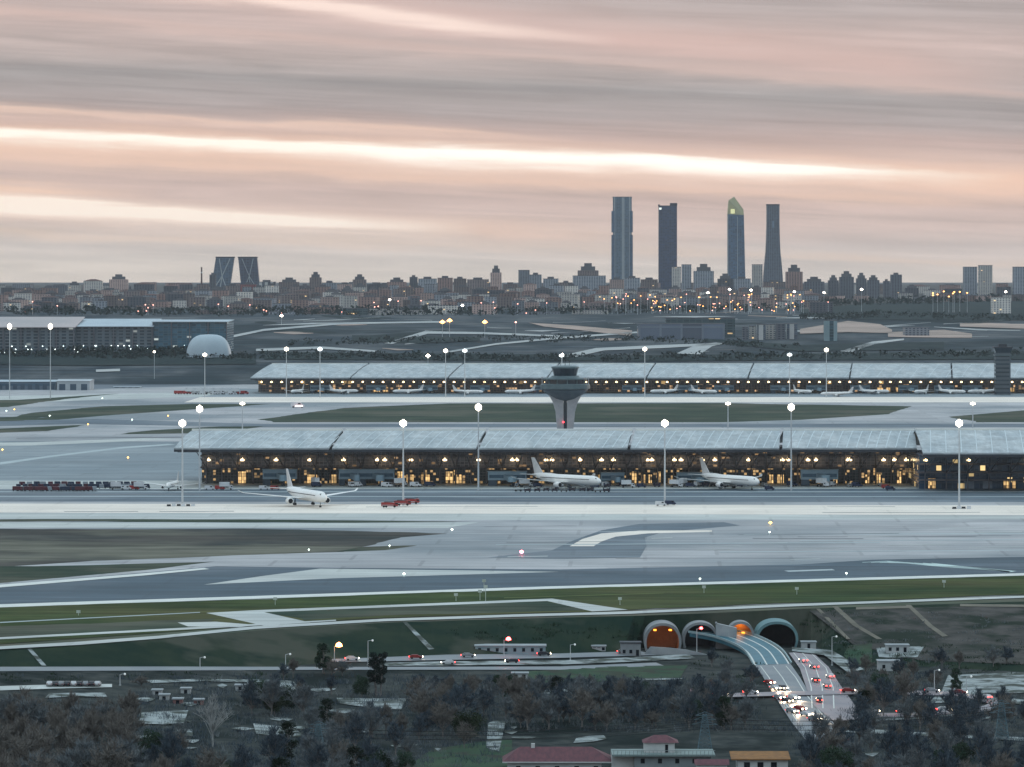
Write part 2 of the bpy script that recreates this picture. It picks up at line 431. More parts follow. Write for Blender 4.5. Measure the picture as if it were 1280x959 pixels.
# ------------------------------------------------------------------ airfield surfaces
CONC = mat('concrete_slab', (150, 152, 155), (174, 174, 176), .012, .65, (1, .8, 1), c3=(120, 130, 136), scale3=.004, detail=9, lo=.35, hi=.65, spec=.25, streak=.2, slab=.14)
CREAM = mat('pale_concrete', (220, 210, 198), (232, 222, 210), .02, .6, detail=6, streak=.12, slab=.06)
LIGHT = mat('light_concrete', (170, 176, 174), (186, 190, 186), .02, .6, detail=6, streak=.2, slab=.1)
ASPH = mat('asphalt', (76, 92, 104), (92, 106, 116), .015, .7, c3=(108, 118, 126), scale3=.005, detail=7, spec=.2, streak=.3, slab=.08)
ASPD = mat('dark_asphalt', (56, 76, 88), (68, 86, 98), .015, .7, c3=(88, 100, 110), scale3=.005, detail=7, spec=.2, streak=.3, slab=.08)
TEAL = mat('wet_asphalt', (96, 112, 120), (112, 126, 134), .01, .6, c3=(126, 138, 144), scale3=.004, detail=8, spec=.35, streak=.25, slab=.12)
GBRN = mat('brown_grass', (54, 60, 60), (82, 80, 76), .015, .95, c3=(106, 106, 96), scale3=.007, detail=9, streak=.35, sy=.05)
GGRN = mat('green_grass', (44, 62, 40), (66, 78, 48), .02, .95, c3=(78, 80, 54), scale3=.006, detail=9, streak=.35, sx=.01, sy=.1)
GDRK = mat('dark_grass', (46, 62, 54), (66, 76, 64), .02, .95, c3=(84, 86, 76), scale3=.008, detail=9, streak=.3)
LINE = mat('white_paint', (214, 216, 210), (196, 200, 196), .1, .6)
LPAT = mat('pale_line', (150, 164, 168), (168, 180, 182), .02, .6)

sheet('apron', [(-300, 474), (1600, 474), (1600, 735), (1280, 744), (900, 758), (790, 763), (640, 766), (480, 770), (320, 776), (200, 783), (-300, 806)], CONC)
# far side, in front of the far terminal
sheet('taxiway', [(-300, 470), (330, 470), (330, 480), (120, 486), (-300, 492)], ASPD)
sheet('taxiway', [(280, 486), (1600, 486), (1600, 496), (250, 496)], TEAL)
sheet('taxiway', [(250, 496.5), (1600, 496.5), (1600, 503), (230, 503)], CREAM)
sheet('taxiway', [(-300, 500), (60, 494), (300, 489), (250, 496), (120, 500), (-300, 516)], LIGHT)
sheet('grass', [(-300, 502), (20, 500), (150, 492), (80, 499), (10, 509), (-300, 516)], GDRK, 'stuff')
sheet('grass', [(0, 526), (40, 516), (130, 508), (240, 505), (340, 505), (240, 512), (140, 519), (60, 526)], GDRK, 'stuff')
sheet('grass', [(335, 523), (430, 510), (560, 504.5), (900, 504), (1140, 508), (1110, 518), (1000, 525), (900, 528), (340, 528), (320, 525)], GDRK, 'stuff')
sheet('grass', [(1186, 521), (1280, 513), (1600, 505), (1600, 528), (1220, 528)], GDRK, 'stuff')
sheet('taxiway', [(-300, 531), (120, 524), (330, 530), (1600, 530), (1600, 534), (300, 534), (100, 530), (-300, 541)], ASPH)
sheet('grass', [(150, 543), (190, 538), (260, 534), (330, 533), (300, 538), (240, 542)], GDRK, 'stuff')
sheet('taxiway', [(-300, 520), (-60, 520), (60, 522), (-60, 530), (-300, 534)], ASPH)
sheet('grass', [(-200, 538), (0, 536), (110, 531), (60, 539), (-200, 548)], GDRK, 'stuff')
sheet('grass', [(-200, 524), (0, 522), (60, 519), (30, 526), (-200, 531)], GDRK, 'stuff')
sheet('apron', [(-300, 548), (60, 552), (260, 552), (260, 602), (-300, 602)], TEAL)
sheet('taxiway', [(0, 578), (60, 570), (150, 559), (210, 555), (220, 556), (150, 561), (60, 572), (0, 581)], LPAT)
sheet('taxiway', [(-300, 556), (40, 553), (180, 548), (240, 549), (180, 551), (40, 557), (-300, 561)], LIGHT)
# nearer side, in front of the near terminal
sheet('apron', [(-300, 601), (1600, 601), (1600, 611.5), (-300, 611.5)], LIGHT)
sheet('taxiway', [(-300, 612), (1600, 611), (1600, 628), (-300, 627)], ASPH)
for k, (a, b_) in enumerate([(614.5, 615.3), (620.5, 621.2)]): sheet('taxiway_line', [(-300, a), (1600, a), (1600, b_), (-300, b_)], LPAT)
sheet('taxiway', [(-300, 629), (1600, 632.5), (1600, 645), (-300, 640)], CREAM)
sheet('taxiway', [(-300, 641), (500, 642), (1600, 646), (1600, 649), (560, 650), (-300, 648)], LIGHT)
sheet('grass', [(-300, 649), (300, 649.5), (590, 652), (430, 653.5), (-300, 651.6)], GDRK, 'stuff')
sheet('taxiway', [(-300, 652), (430, 654), (600, 653), (560, 660), (-300, 660)], LIGHT)
sheet('grass', [(-300, 661), (0, 661), (350, 662), (500, 665), (560, 667), (500, 672), (470, 679), (430, 690), (300, 694), (120, 701), (0, 709), (-300, 722)], GBRN, 'stuff')
sheet('grass', [(420, 690), (450, 684), (520, 682), (480, 688)], GDRK, 'stuff')
sheet('grass', [(-300, 712), (90, 707), (270, 702), (180, 713), (0, 729), (-300, 748)], GDRK, 'stuff')
sheet('taxiway', [(-300, 748), (0, 731), (180, 716), (270, 708), (420, 710), (700, 712), (1000, 706), (1090, 700), (1600, 690), (1600, 714), (1280, 718), (690, 734), (0, 756), (-300, 764)], ASPD)
sheet('taxiway', [(255, 731), (330, 720), (400, 711), (640, 714), (700, 715), (420, 723)], LIGHT)
sheet('taxiway', [(610, 697), (690, 688), (716, 676), (752, 663), (800, 655), (905, 653), (925, 657), (830, 665), (806, 672), (808, 683), (800, 697), (700, 699)], ASPH)
sheet('taxiway_line', [(712, 683), (728, 674), (752, 667), (800, 663.5), (890, 663), (890, 665), (810, 667), (770, 671), (752, 677), (742, 683)], CREAM)
sheet('taxiway', [(760, 700), (1600, 676), (1600, 690), (1090, 700), (1000, 706), (760, 710)], CONC)
for k in range(9):
    a = k*12; sheet('taxiway_line', [(1078+a*.9, 703+k*.15), (1110+a, 701.4+k*.9), (1180+a*.95, 708+k*.8), (1262, 714.2+k*.12), (1262, 714.8+k*.12), (1178+a*.95, 709+k*.8), (1108+a, 702.2+k*.9), (1078+a*.9, 703.6+k*.15)], mat('worn_teal_paint', (186, 206, 202), (150, 170, 172), .05, .7, streak=.3))
sheet('taxiway_line', [(980, 713.5), (1040, 711.5), (1044, 713), (986, 715)], LPAT)
sheet('taxiway_line', [(-300, 762), (0, 756), (690, 733.5), (1280, 717), (1600, 712), (1600, 715), (1280, 720), (690, 736.5), (0, 760), (-300, 767)], LINE)
sheet('taxiway_line', [(-300, 744), (0, 731.5), (170, 718), (255, 710.5), (262, 712), (180, 720), (0, 735), (-300, 749)], LINE)
for y0, x0, x1 in ((668, 930, 1600), (681, 620, 1100), (676, 1000, 1600), (690, 900, 1350)): sheet('taxiway_line', [(x0, y0), (x1, y0-3), (x1, y0-2.2), (x0, y0+.8)], LPAT)
sheet('grass', [(-300, 767), (0, 760), (690, 737), (1280, 720.5), (1600, 715), (1600, 736), (1280, 744), (900, 758), (790, 763), (640, 768), (480, 773), (320, 782), (0, 806), (-300, 822)], GGRN, 'stuff')
sheet('grass', [(-300, 800), (0, 784), (200, 776), (270, 774), (250, 784), (0, 800), (-300, 815)], GDRK, 'stuff')
sheet('grass', [(325, 767), (440, 759), (640, 753), (685, 752.5), (750, 763), (640, 766), (480, 770), (380, 776)], GDRK, 'stuff')
sheet('service_road', [(258, 767), (320, 763.5), (690, 749), (785, 763), (740, 765), (684, 752), (330, 766), (388, 779), (330, 783)], LIGHT)
sheet('service_road', [(222, 779), (270, 778), (320, 782), (300, 785), (235, 784)], LIGHT)
sheet('service_road', [(-300, 812), (0, 797.5), (240, 785), (420, 775.5), (420, 777), (240, 787.5), (0, 800), (-300, 815)], LIGHT)
sheet('service_road', [(-300, 836), (0, 812.5), (100, 807), (200, 799), (320, 787), (480, 777.5), (640, 772), (790, 768), (900, 763), (1000, 758.5), (1280, 748), (2000, 736),
       (2000, 732), (1280, 745.5), (1000, 755.5), (900, 760), (790, 765), (640, 769), (480, 774.5), (320, 783.5), (200, 795.5), (100, 803), (0, 809), (-300, 831)][::-1], LIGHT)
sheet('service_track', [(0, 778.5), (250, 766), (250, 766.8), (0, 779.6)], LPAT)
sheet('service_track', [(630, 748), (830, 742), (830, 742.5), (630, 748.6)], mat('worn_grass', (110, 120, 76), (96, 104, 70), .05, .9))
# worn centre lines, joints and tyre marks
rb_ = random.Random(4)
TYRE = mat('tyre_mark', (96, 100, 104), (116, 120, 124), .05, .8, detail=7, streak=.3)
for _ in range(26):
    x0 = rb_.uniform(-60, 1150); y0 = rb_.choice([rb_.uniform(613, 627), rb_.uniform(632, 641), rb_.uniform(656, 700), rb_.uniform(536, 600) if x0 < 150 else rb_.uniform(657, 698)])
    if x0 < 560 and 655 < y0 < 705: continue
    L_ = rb_.uniform(60, 260); sl = rb_.uniform(-.012, .008); w_ = rb_.uniform(.25, .7)
    sheet('tyre_mark', [(x0, y0), (x0+L_, y0+sl*L_), (x0+L_, y0+sl*L_+w_), (x0, y0+w_)], TYRE, ragged=True)
for _ in range(16):
    x0 = rb_.uniform(600, 1250); y0 = rb_.uniform(657, 700); L_ = rb_.uniform(15, 80); w_ = rb_.uniform(.5, 1.4)
    sheet('taxiway_line', [(x0, y0), (x0+L_, y0-1), (x0+L_, y0-1+w_*.5), (x0, y0+w_*.5)], LIGHT)
# lower roads and yards
ROADM = mat('road_asphalt', (104, 112, 118), (120, 126, 130), .05, .55, spec=.45)
PALEG = mat('pale_gravel', (160, 168, 168), (128, 136, 138), .3, .9, c3=(74, 80, 76), scale3=.12, lo3=.45, hi3=.58)
ribbon('path', [(34, 812), (52, 833)], [(39, 811.5), (58, 833)], PALEG, .25)
ribbon('path', [(503, 778), (536, 813)], [(508, 778), (543, 812)], PALEG, .25)
ribbon('road', [(-60, 834.5), (200, 834), (420, 834.5), (700, 834), (820, 829)], [(-60, 840), (200, 839), (420, 838), (700, 838), (830, 833)], ROADM, .2)
ribbon('road', [(415, 825), (470, 823), (560, 819.5), (700, 818), (800, 815)], [(415, 829), (470, 828), (560, 826), (700, 823.5), (820, 820)], ROADM, .3)
ribbon('road', [(480, 830), (560, 828), (700, 827), (790, 823), (860, 819)], [(480, 834), (560, 833), (700, 832), (800, 828), (870, 824)], PALEG, .35)
ribbon('road', [(-80, 861), (60, 857), (140, 856)], [(-80, 867), (60, 862), (140, 860)], LIGHT, .25)
for P, Q in [([(60, 869), (135, 867)], [(60, 874), (135, 872)]), ([(185, 852), (250, 849), (330, 851)], [(185, 856), (250, 853), (330, 855)]), ([(180, 892), (235, 890)], [(178, 906), (232, 905)]),
             ([(212, 914), (240, 912)], [(212, 922), (242, 921)]), ([(320, 850), (366, 853)], [(320, 856), (372, 864)]), ([(425, 873), (505, 875)], [(425, 880), (505, 889)]), ([(320, 906), (372, 910)], [(320, 918), (382, 922)]),
             ([(440, 944), (475, 938)], [(440, 957), (478, 948)]), ([(610, 905), (628, 903)], [(604, 935), (628, 940)]), ([(1188, 846), (1290, 842)], [(1180, 868), (1290, 868)]), ([(1060, 912), (1300, 924)], [(1060, 917), (1300, 929)]),
             ([(1095, 812), (1155, 808)], [(1095, 822), (1150, 822)]), ([(650, 866), (740, 860)], [(650, 869), (740, 864)]), ([(780, 850), (850, 848)], [(780, 853), (850, 851)]), ([(600, 858), (660, 852)], [(600, 864), (660, 858)]),
             ([(1135, 872), (1220, 868)], [(1140, 880), (1225, 876)]), ([(1080, 898), (1230, 890)], [(1080, 902), (1230, 894)]), ([(1225, 870), (1290, 876)], [(1225, 876), (1290, 882)]), ([(720, 925), (760, 920)], [(720, 930), (760, 925)])]:
    if len(P) == 2: P = [P[0], ((P[0][0]*.6+P[1][0]*.4), (P[0][1]*.6+P[1][1]*.4)-random.uniform(0, 2)), P[1]]; Q = [Q[0], ((Q[0][0]*.5+Q[1][0]*.5), (Q[0][1]*.5+Q[1][1]*.5)+random.uniform(-1, 2)), Q[1]]
    P = [(a+random.uniform(-5, 5), b_+random.uniform(-1, 1)) for a, b_ in P]; Q = [(a+random.uniform(-5, 5), b_+random.uniform(-1, 1)) for a, b_ in Q]
    ribbon('yard', P, Q, PALEG, .3, n=4)
ribbon('hillside', [(1012, 764), (1100, 761), (1300, 757)], [(1066, 806), (1150, 826), (1300, 832)], mat('bare_hillside', (84, 82, 80), (58, 60, 58), .12, .95, c3=(40, 50, 44), scale3=.05, detail=9), .15, n=10)
rb_ = random.Random(21)
for _ in range(46):
    x0 = rb_.choice([rb_.uniform(150, 400), rb_.uniform(150, 640), rb_.uniform(1050, 1290)]); y0 = rb_.uniform(850, 948); L_ = rb_.uniform(8, 34); w_ = rb_.uniform(1.5, 5)
    ribbon('yard', [(x0, y0), (x0+L_*.5, y0-rb_.uniform(0, 2)), (x0+L_, y0+rb_.uniform(-1, 1))], [(x0+2, y0+w_*.5), (x0+L_*.6, y0+w_), (x0+L_-2, y0+w_*.4)], PALEG, .28, n=2)
DIRT = mat('dirt_track', (120, 116, 106), (100, 98, 90), .08, .9)
GRN2 = mat('meadow_grass', (50, 74, 60), (66, 82, 66), .08, .95, c3=(60, 64, 58), scale3=.1, detail=8)
ribbon('grass', [(540, 938), (600, 928), (640, 925)], [(500, 966), (600, 968), (640, 968)], GRN2, .2, 'stuff')
ribbon('grass', [(660, 840), (760, 834), (860, 832)], [(660, 858), (760, 852), (850, 848)], GRN2, .2, 'stuff')
ribbon('grass', [(1060, 808), (1090, 804)], [(1050, 830), (1090, 834)], GRN2, .2, 'stuff')
for P, Q in [([(1020, 762), (1058, 800)], [(1025, 762), (1063, 800)]), ([(1040, 759), (1066, 783), (1096, 800)], [(1047, 759), (1074, 783), (1103, 800)]), ([(1132, 757), (1160, 784), (1178, 797)], [(1138, 757), (1166, 783), (1185, 796)]),
             ([(1070, 760), (1140, 758)], [(1070, 763), (1140, 761)]), ([(1200, 756), (1290, 757)], [(1200, 759), (1290, 760)])]:
    ribbon('dirt_track', P, Q, DIRT, .3, n=4)
# far slopes behind the far terminal: pale lanes, bare earth, dark scrub
PAL2 = mat('far_pale_road', (172, 174, 172), (140, 146, 148), .02, .8)
EARTH = mat('bare_earth', (176, 156, 146), (140, 128, 120), .01, .9)
SCRUB = mat('far_scrub', (28, 44, 48), (44, 56, 56), .01, .95)
for P, Q, m_, kd in [
    ([(285, 421), (330, 412), (430, 404), (560, 402)], [(285, 424), (330, 414.5), (430, 406), (560, 404)], PAL2, 'structure'),
    ([(320, 437), (400, 434), (470, 439)], [(320, 440), (400, 437), (470, 441)], PAL2, 'structure'),
    ([(480, 430), (530, 415), (600, 416), (700, 420)], [(490, 431), (535, 418), (600, 418.5), (700, 422)], PAL2, 'structure'),
    ([(560, 440), (620, 430), (700, 422), (800, 415)], [(560, 442), (620, 432), (700, 424.5), (800, 417)], PAL2, 'structure'),
    ([(700, 446), (745, 436), (830, 432), (900, 430)], [(720, 447), (755, 439), (830, 436), (900, 432)], PAL2, 'structure'),
    ([(845, 443), (870, 432), (895, 429)], [(875, 444), (890, 434), (905, 430)], PAL2, 'structure'),
    ([(660, 404), (720, 408), (790, 414)], [(680, 409), (720, 413), (790, 421)], EARTH, 'structure'),
    ([(1000, 412), (1060, 402), (1100, 406), (1115, 413)], [(1000, 418), (1060, 416), (1100, 417), (1115, 417)], EARTH, 'structure'),
    ([(1110, 416), (1180, 413), (1215, 418)], [(1110, 422), (1180, 423), (1215, 423)], EARTH, 'structure'),
    ([(1200, 405), (1290, 406)], [(1200, 409), (1290, 412)], EARTH, 'structure'),
    ([(1050, 440), (1090, 428), (1130, 424)], [(1066, 441), (1094, 431), (1130, 426)], PAL2, 'structure'),
    ([(0, 407.5), (120, 406)], [(0, 409), (120, 408)], PAL2, 'structure'),
    ([(-60, 441), (100, 441), (320, 446)], [(-60, 456), (100, 458), (320, 456)], SCRUB, 'stuff'),
    ([(1000, 388), (1080, 380), (1290, 376)], [(1000, 396), (1080, 400), (1290, 401)], SCRUB, 'stuff'),
    ([(330, 441), (800, 445), (1290, 440)], [(330, 450), (800, 452), (1290, 450)], SCRUB, 'stuff'),
    ([(440, 420), (520, 421), (600, 422)], [(440, 427), (520, 430), (600, 427)], SCRUB, 'stuff'),
    ([(120, 463), (150, 462)], [(120, 466), (150, 465)], PAL2, 'structure'),
    ([(880, 424), (1000, 432), (1180, 428)], [(880, 428), (1000, 440), (1180, 438)], SCRUB, 'stuff')]:
    ribbon('slope_road' if m_ is PAL2 else 'bare_ground' if m_ is EARTH else 'scrub', P, Q, m_, 1.0, kd, n=4)

rb_ = random.Random(9)
for _ in range(46):
    x0 = rb_.uniform(290, 1240); y0 = rb_.choice([rb_.uniform(400, 442), rb_.uniform(388, 415)]); L_ = rb_.uniform(25, 130); sl = rb_.uniform(-.09, .06); w_ = rb_.uniform(.5, 1.8)
    m_ = rb_.choice([PAL2, PAL2, SCRUB, SCRUB, EARTH, PAL2]); k_ = 'stuff' if m_ is SCRUB else 'structure'
    if m_ is SCRUB: w_ *= 2.2
    y0 = max(y0, 386+L_*.1)
    ribbon('scrub' if m_ is SCRUB else 'slope_road' if m_ is PAL2 else 'bare_ground', [(x0, y0), (x0+L_*.5, y0+sl*L_*.5+rb_.uniform(-1.5, 1.5)), (x0+L_, y0+sl*L_)], [(x0, y0+w_*.4), (x0+L_*.5, y0+sl*L_*.5+w_+rb_.uniform(-1, 1)), (x0+L_, y0+sl*L_+w_*.3)], m_, .7, k_, n=3)
# ------------------------------------------------------------------ terminals
ROOF = mat('roof_metal', (152, 162, 167), (176, 182, 184), .09, .75, (1, .2, 1), spec=.25, detail=7, streak=.22, sx=.12, sy=.02)
RIB = mat('roof_seam', (196, 208, 212), None, .3, .5)
EDGE = mat('roof_edge_sheen', (226, 226, 218), (206, 210, 208), .05, .45)  # white colour stands in for sky reflected along the top of the roof
DARKM = mat('dark_steel', (46, 52, 60), (56, 60, 66), .1, .6)
SOFF = mat('soffit', (110, 102, 104), (68, 66, 72), .05, .8)
GLASS = wall_mat('terminal_glass', (150, 146, 150), (104, 106, 114), 2.4, 1.6, .88, .86, .05, (240, 190, 130), .6, lits=.35)
LIT = wall_mat('terminal_interior_glass', (84, 80, 78), (60, 66, 64), 1.7, 1.6, .84, .8, .17, (236, 192, 130), .6, lits=.6)
BLUEG = wall_mat('hall_glass', (60, 84, 106), (44, 70, 96), 3.1, 3.4, .9, .84, .1, (255, 220, 150), .6, lits=1.2)
LAMP = emat('warm_lamp', (255, 222, 170), 5)
DOORL = wall_mat('lit_doorway', (116, 76, 46), (190, 150, 100), 1.3, 2.0, .9, .92, .85, (250, 204, 136), .7, lits=1.1, vary=True)
FACADE = mat('facade_panel', (108, 108, 114), (92, 92, 100), .1, .7)

def terminal(name, label, x0, x1, yf, ye, yr, ze, zr, roof_th, gaps, rib, lamps, lampz, col_step, doors, skew=5.0, glassm=GLASS, litm=LIT, endover=12, zmid=9.5, lampw=2.5, slabs=(9.5,), stepped=()):
    t = thing(name, label, 'airport terminal', ((x0+x1)/2, yf, 0)); ox = (x0+x1)/2
    N = 14
    def zy(k):
        s = k/N; return ye+(yr-ye)*s, ze+(zr-ze)*(.55*s+.45*math.sin(s*math.pi/2))
    gs = sorted(gaps); segs = []; a = x0-endover
    for g in gs: segs.append((a, g-.9)); a = g+.9
    segs.append((a, x1))
    # roof as shells between the expansion gaps (one part)
    b = MB(); rb = MB()
    for (p, q) in segs:
        for k in range(N):
            ya, za = zy(k); yb, zb = zy(k+1); sa, sb = skew*k/N, skew*(k+1)/N
            b.quad((p+sa-ox, ya-yf, za), (q+sa-ox, ya-yf, za), (q+sb-ox, yb-yf, zb), (p+sb-ox, yb-yf, zb))
            b.quad((p+sa-ox, ya-yf, za-roof_th), (p+sb-ox, yb-yf, zb-roof_th), (q+sb-ox, yb-yf, zb-roof_th), (q+sa-ox, ya-yf, za-roof_th))
            for e in (p, q): b.quad((e+sa-ox, ya-yf, za-roof_th), (e+sa-ox, ya-yf, za), (e+sb-ox, yb-yf, zb), (e+sb-ox, yb-yf, zb-roof_th))
        b.quad((p-ox, ye-yf, ze-roof_th), (q-ox, ye-yf, ze-roof_th), (q-ox, ye-yf, ze), (p-ox, ye-yf, ze))
        # rear slope
        b.quad((p+skew-ox, yr-yf, zr), (q+skew-ox, yr-yf, zr), (q+skew-ox, yr+60-yf, ze-2), (p+skew-ox, yr+60-yf, ze-2))
        x = p+rib*.5
        while x < q-1:
            for k in range(N):
                ya, za = zy(k); yb, zb = zy(k+1); sa, sb = skew*1.9*k/N, skew*1.9*(k+1)/N
                if x+sb+.3 > q+skew: break
                rb.quad((x+sa-.3-ox, ya-yf, za+.12), (x+sa+.3-ox, ya-yf, za+.12), (x+sb+.3-ox, yb-yf, zb+.12), (x+sb-.3-ox, yb-yf, zb+.12))
            x += rib
    nb = len(b.f); off = len(b.v)
    b.v += rb.v; b.f += [tuple(i+off for i in f) for f in rb.f]
    ro = b.build('roof', ROOF, t); ro.data.materials.append(RIB)
    ro.data.polygons.foreach_set('material_index', [0]*nb+[1]*len(rb.f))
    e = MB()
    for (p, q) in segs: e.box(p+skew-ox, q+skew-ox, yr-2-yf, yr+.6-yf, zr-.4, zr+.9)
    e.build('roof_edge', EDGE, t)
    e = MB(); e.box(x0-endover-ox, x1-ox, ye-.5-yf, ye+.25-yf, ze-roof_th-1.3, ze-roof_th+.1); e.build('gutter', DARKM, t)
    so = MB(); so.box(x0-endover+2-ox, x1-ox, ye+1-yf, 30, ze-roof_th-1.6, ze-roof_th-1.3); so.build('soffit', SOFF, t)
    # walls
    w1 = MB(); w1.box(x0-ox, x1-ox, 0, 70, zmid, ze-roof_th-1.6); w1.build('glass_wall', glassm, t)
    w2 = MB(); w2.box(x0-ox, x1-ox, 3, 68, 0, zmid-.02); w2.build('ground_floor', litm, t)
    for z_ in slabs:
        s_ = MB(); s_.box(x0-1-ox, x1-ox, -2.5, 1, z_-.5, z_+.5); s_.build('floor_slab', FACADE, t)
    x = x0+3; cn = 0
    while x < x1 and cn < 95:
        c_ = MB(); c_.tube((x-ox, -2, 0), (x-ox, -3, zmid), .45, .4, 8); c_.tube((x-ox, -3, zmid), (x-3.2-ox, ye-yf+3, ze-roof_th-.9), .35, .25, 6); c_.tube((x-ox, -3, zmid), (x+3.2-ox, ye-yf+3, ze-roof_th-.9), .35, .25, 6)
        c_.build('column', FACADE, t); x += col_step; cn += 1
    for lx in lamps:
        l = MB(); l.lathe([(.2, .7), (lampw*.4, .45), (lampw*.5, 0), (lampw*.42, -.5), (.2, -.6)], 10, (lx-ox, -5.2, lampz)); l.tube((lx-ox, -5.2, lampz+.6), (lx-ox, -2, lampz+1.2), .12, n=5)
        l.build('facade_lamp', LAMP, t)
    for (dx0, dx1, dz0, dz1) in doors:
        d_ = MB(); d_.box(dx0-ox, dx1-ox, 2.55, 2.9, dz0, dz1); do = d_.build('doorway', DOORL, t)
        f_ = MB()
        for u in (dx0-.25, (dx0+dx1)/2, dx1+.25): f_.box(u-.15-ox, u+.15-ox, 2.3, 2.54, 0, dz1+.3)
        f_.box(dx0-.4-ox, dx1+.4-ox, 2.28, 2.52, dz1+.3, dz1+.7); f_.build('frame', DARKM, do)
    return t
def xw(px, d): return (px-640)*d/F
D1 = 2565
lp = [100/4+320+42.2*k for k in range(-3, 19)] + [481, 646, 690, 725, 752, 815, 843, 878, 985, 1010, 1060, 1118, 1133]
lamps = sorted(xw(p, 2560) for p in lp if 232 < p < 1140)
doorpx = [(296, 307), (384, 396), (412, 420), (497, 504), (508, 517), (526, 537), (557, 566), (570, 577), (611, 620), (640, 646), (745, 750), (764, 768), (790, 796), (802, 807), (811, 815), (822, 826), (962, 967), (972, 980), (1042, 1047), (1082, 1087), (1096, 1101), (1122, 1127)]
doors = [(xw(a, D1), xw(b_, D1), .3, 5.2+1.8*((i*7) % 3 == 0)) for i, (a, b_) in enumerate(doorpx)]
t1 = terminal('satellite_terminal', 'near terminal with pale ribbed roof and warm lit ground floor behind the parked jets', xw(245, 2520), xw(1146, 2520), D1, 2520, 2593, 22.5, 30, 1.0,
         [xw(p, 2520) for p in (413, 597, 786, 976)], 5.6, lamps, 14.0, 9.0, doors, endover=12.5, slabs=(9.5, 16.2))
t2 = terminal('terminal_hall', 'blue glass terminal wing with lower eaves at the right end of the near terminal', xw(1150, 2480)+1.5, xw(1500, 2480), 2500, 2462, 2565, 22.0, 31.2, 1.0,
         [], 8.6, [xw(p, 2490) for p in (1158, 1212, 1285)], 16.5, 12.0, [(xw(1161, 2500), xw(1170, 2500), .4, 5.8), (xw(1255, 2500), xw(1262, 2500), .4, 5), (xw(1266, 2500), xw(1270, 2500), .4, 5)],
         glassm=BLUEG, litm=BLUEG, endover=1.5, slabs=(5.2, 9.5, 14.2), lampw=2.2)
DOORW = mat('pale_shutter', (150, 168, 184), None, .3, .6)
for a, b_ in ((1206, 1218), (1229, 1241), (1290, 1300)):
    m_ = MB(); m_.box(xw(a, 2500)-t2.location.x, xw(b_, 2500)-t2.location.x, 2.5, 2.85, .2, 4.4); m_.build('shutter', DOORW, t2)
D2 = 4670
FLIT = wall_mat('far_interior_glass', (110, 102, 100), (74, 78, 84), 3.2, 2.4, .8, .75, .13, (236, 190, 140), .6, lits=.8)
FGL = wall_mat('far_terminal_glass', (86, 86, 90), (68, 72, 80), 5, 4, .8, .8, .06, (255, 206, 130), .6, lits=.6)
lamps2 = [xw(325+12.75*k, 4640) for k in range(76)]
t3 = terminal('main_terminal', 'farther long terminal with low pale roof and a row of lamps beyond the taxiways', xw(318, 4600), xw(1400, 4600), D2, 4600, 4750, 16.8, 28.0, 1.2,
         [xw(p, 4600) for p in (438, 560, 684, 808, 935, 1062, 1190, 1316)], 18, lamps2, 10.5, 18, [(xw(a, D2), xw(b_, D2), .3, 4.5) for a, b_ in ((465, 476), (478, 485), (497, 500), (1097, 1104), (1108, 1113), (1120, 1126), (1262, 1268))],
         skew=14, glassm=FGL, litm=FLIT, endover=4, zmid=8.0, lampw=2.6, slabs=())
# ------------------------------------------------------------------ control tower
TCON = mat('tower_concrete', (170, 170, 172), (150, 152, 156), .2, .7)
TDRK = mat('tower_dark_glass', (26, 42, 54), (34, 50, 62), .3, .2, spec=.6)
TGRN = mat('tower_cladding', (92, 108, 112), (78, 96, 102), .3, .5)
RED = emat('red_beacon', (255, 60, 70), 6)
WHITEM = mat('white_metal', (206, 208, 210), (190, 194, 198), .3, .45)
t = thing('control_tower', 'wide-topped concrete control tower standing behind the near terminal roof', 'control tower', (xw(706.5, 2750), 2750, 0))
for s in (-1, 1):
    b = MB(); prof = [(0, 1.0, 5.0), (25, 1.0, 5.0), (36, 1.1, 6.0), (42, 1.2, 7.6), (46, 1.2, 9.8), (48, 1.2, 11)]
    for (z0, i0, o0), (z1, i1, o1) in zip(prof, prof[1:]):
        x0 = (s*i0, s*o0) if s > 0 else (s*o0, s*i0); x1 = (s*i1, s*o1) if s > 0 else (s*o1, s*i1)
        b.frus((x0[0], x0[1], -4.5, 4.5), (x1[0], x1[1], -4.5-.4, 4.5+.4), z0, z1)
    fixn(b.build('shaft', TCON, t))
b = MB(); b.box(-.98, .98, -3.9, 3.9, 0, 46); b.build('shaft_glazing', TDRK, t)
b = MB(); b.lathe([(4, 43), (7.5, 44.5), (10.5, 46.5), (13.5, 49.0), (14.2, 50.2)], 36); fixn(b.build('bowl', mat('bowl_cladding', (84, 98, 106), (70, 84, 94), .3, .6), t, smooth=True))
b = MB(); b.lathe([(14.2, 50.2), (15.4, 50.6), (15.4, 53.2), (14.0, 53.6)], 36); fixn(b.build('gallery_ring', TGRN, t))
b = MB(); b.lathe([(12.4, 53.4), (12.4, 56.2)], 36); gb = fixn(b.build('gallery_window', TDRK, t))
for k in range(12):
    a = math.pi*2*k/12+.1; m_ = MB(); m_.box(12.35*math.cos(a)-.35, 12.35*math.cos(a)+.35, 12.35*math.sin(a)-.35, 12.35*math.sin(a)+.35, 53.4, 56.2); m_.build('mullion', TGRN, gb)
b = MB(); b.lathe([(13.6, 56.2), (13.6, 57.0), (9.2, 57.6), (8.2, 58.6)], 36); fixn(b.build('gallery_roof', TGRN, t))
b = MB(); b.lathe([(7.0, 58.4), (8.3, 63.2)], 16); fixn(b.build('cab_window', TDRK, t))
b = MB(); b.lathe([(8.6, 63.2), (8.6, 64.1), (6.0, 64.8), (1, 65.0)], 24); fixn(b.build('cab_roof', TGRN, t))
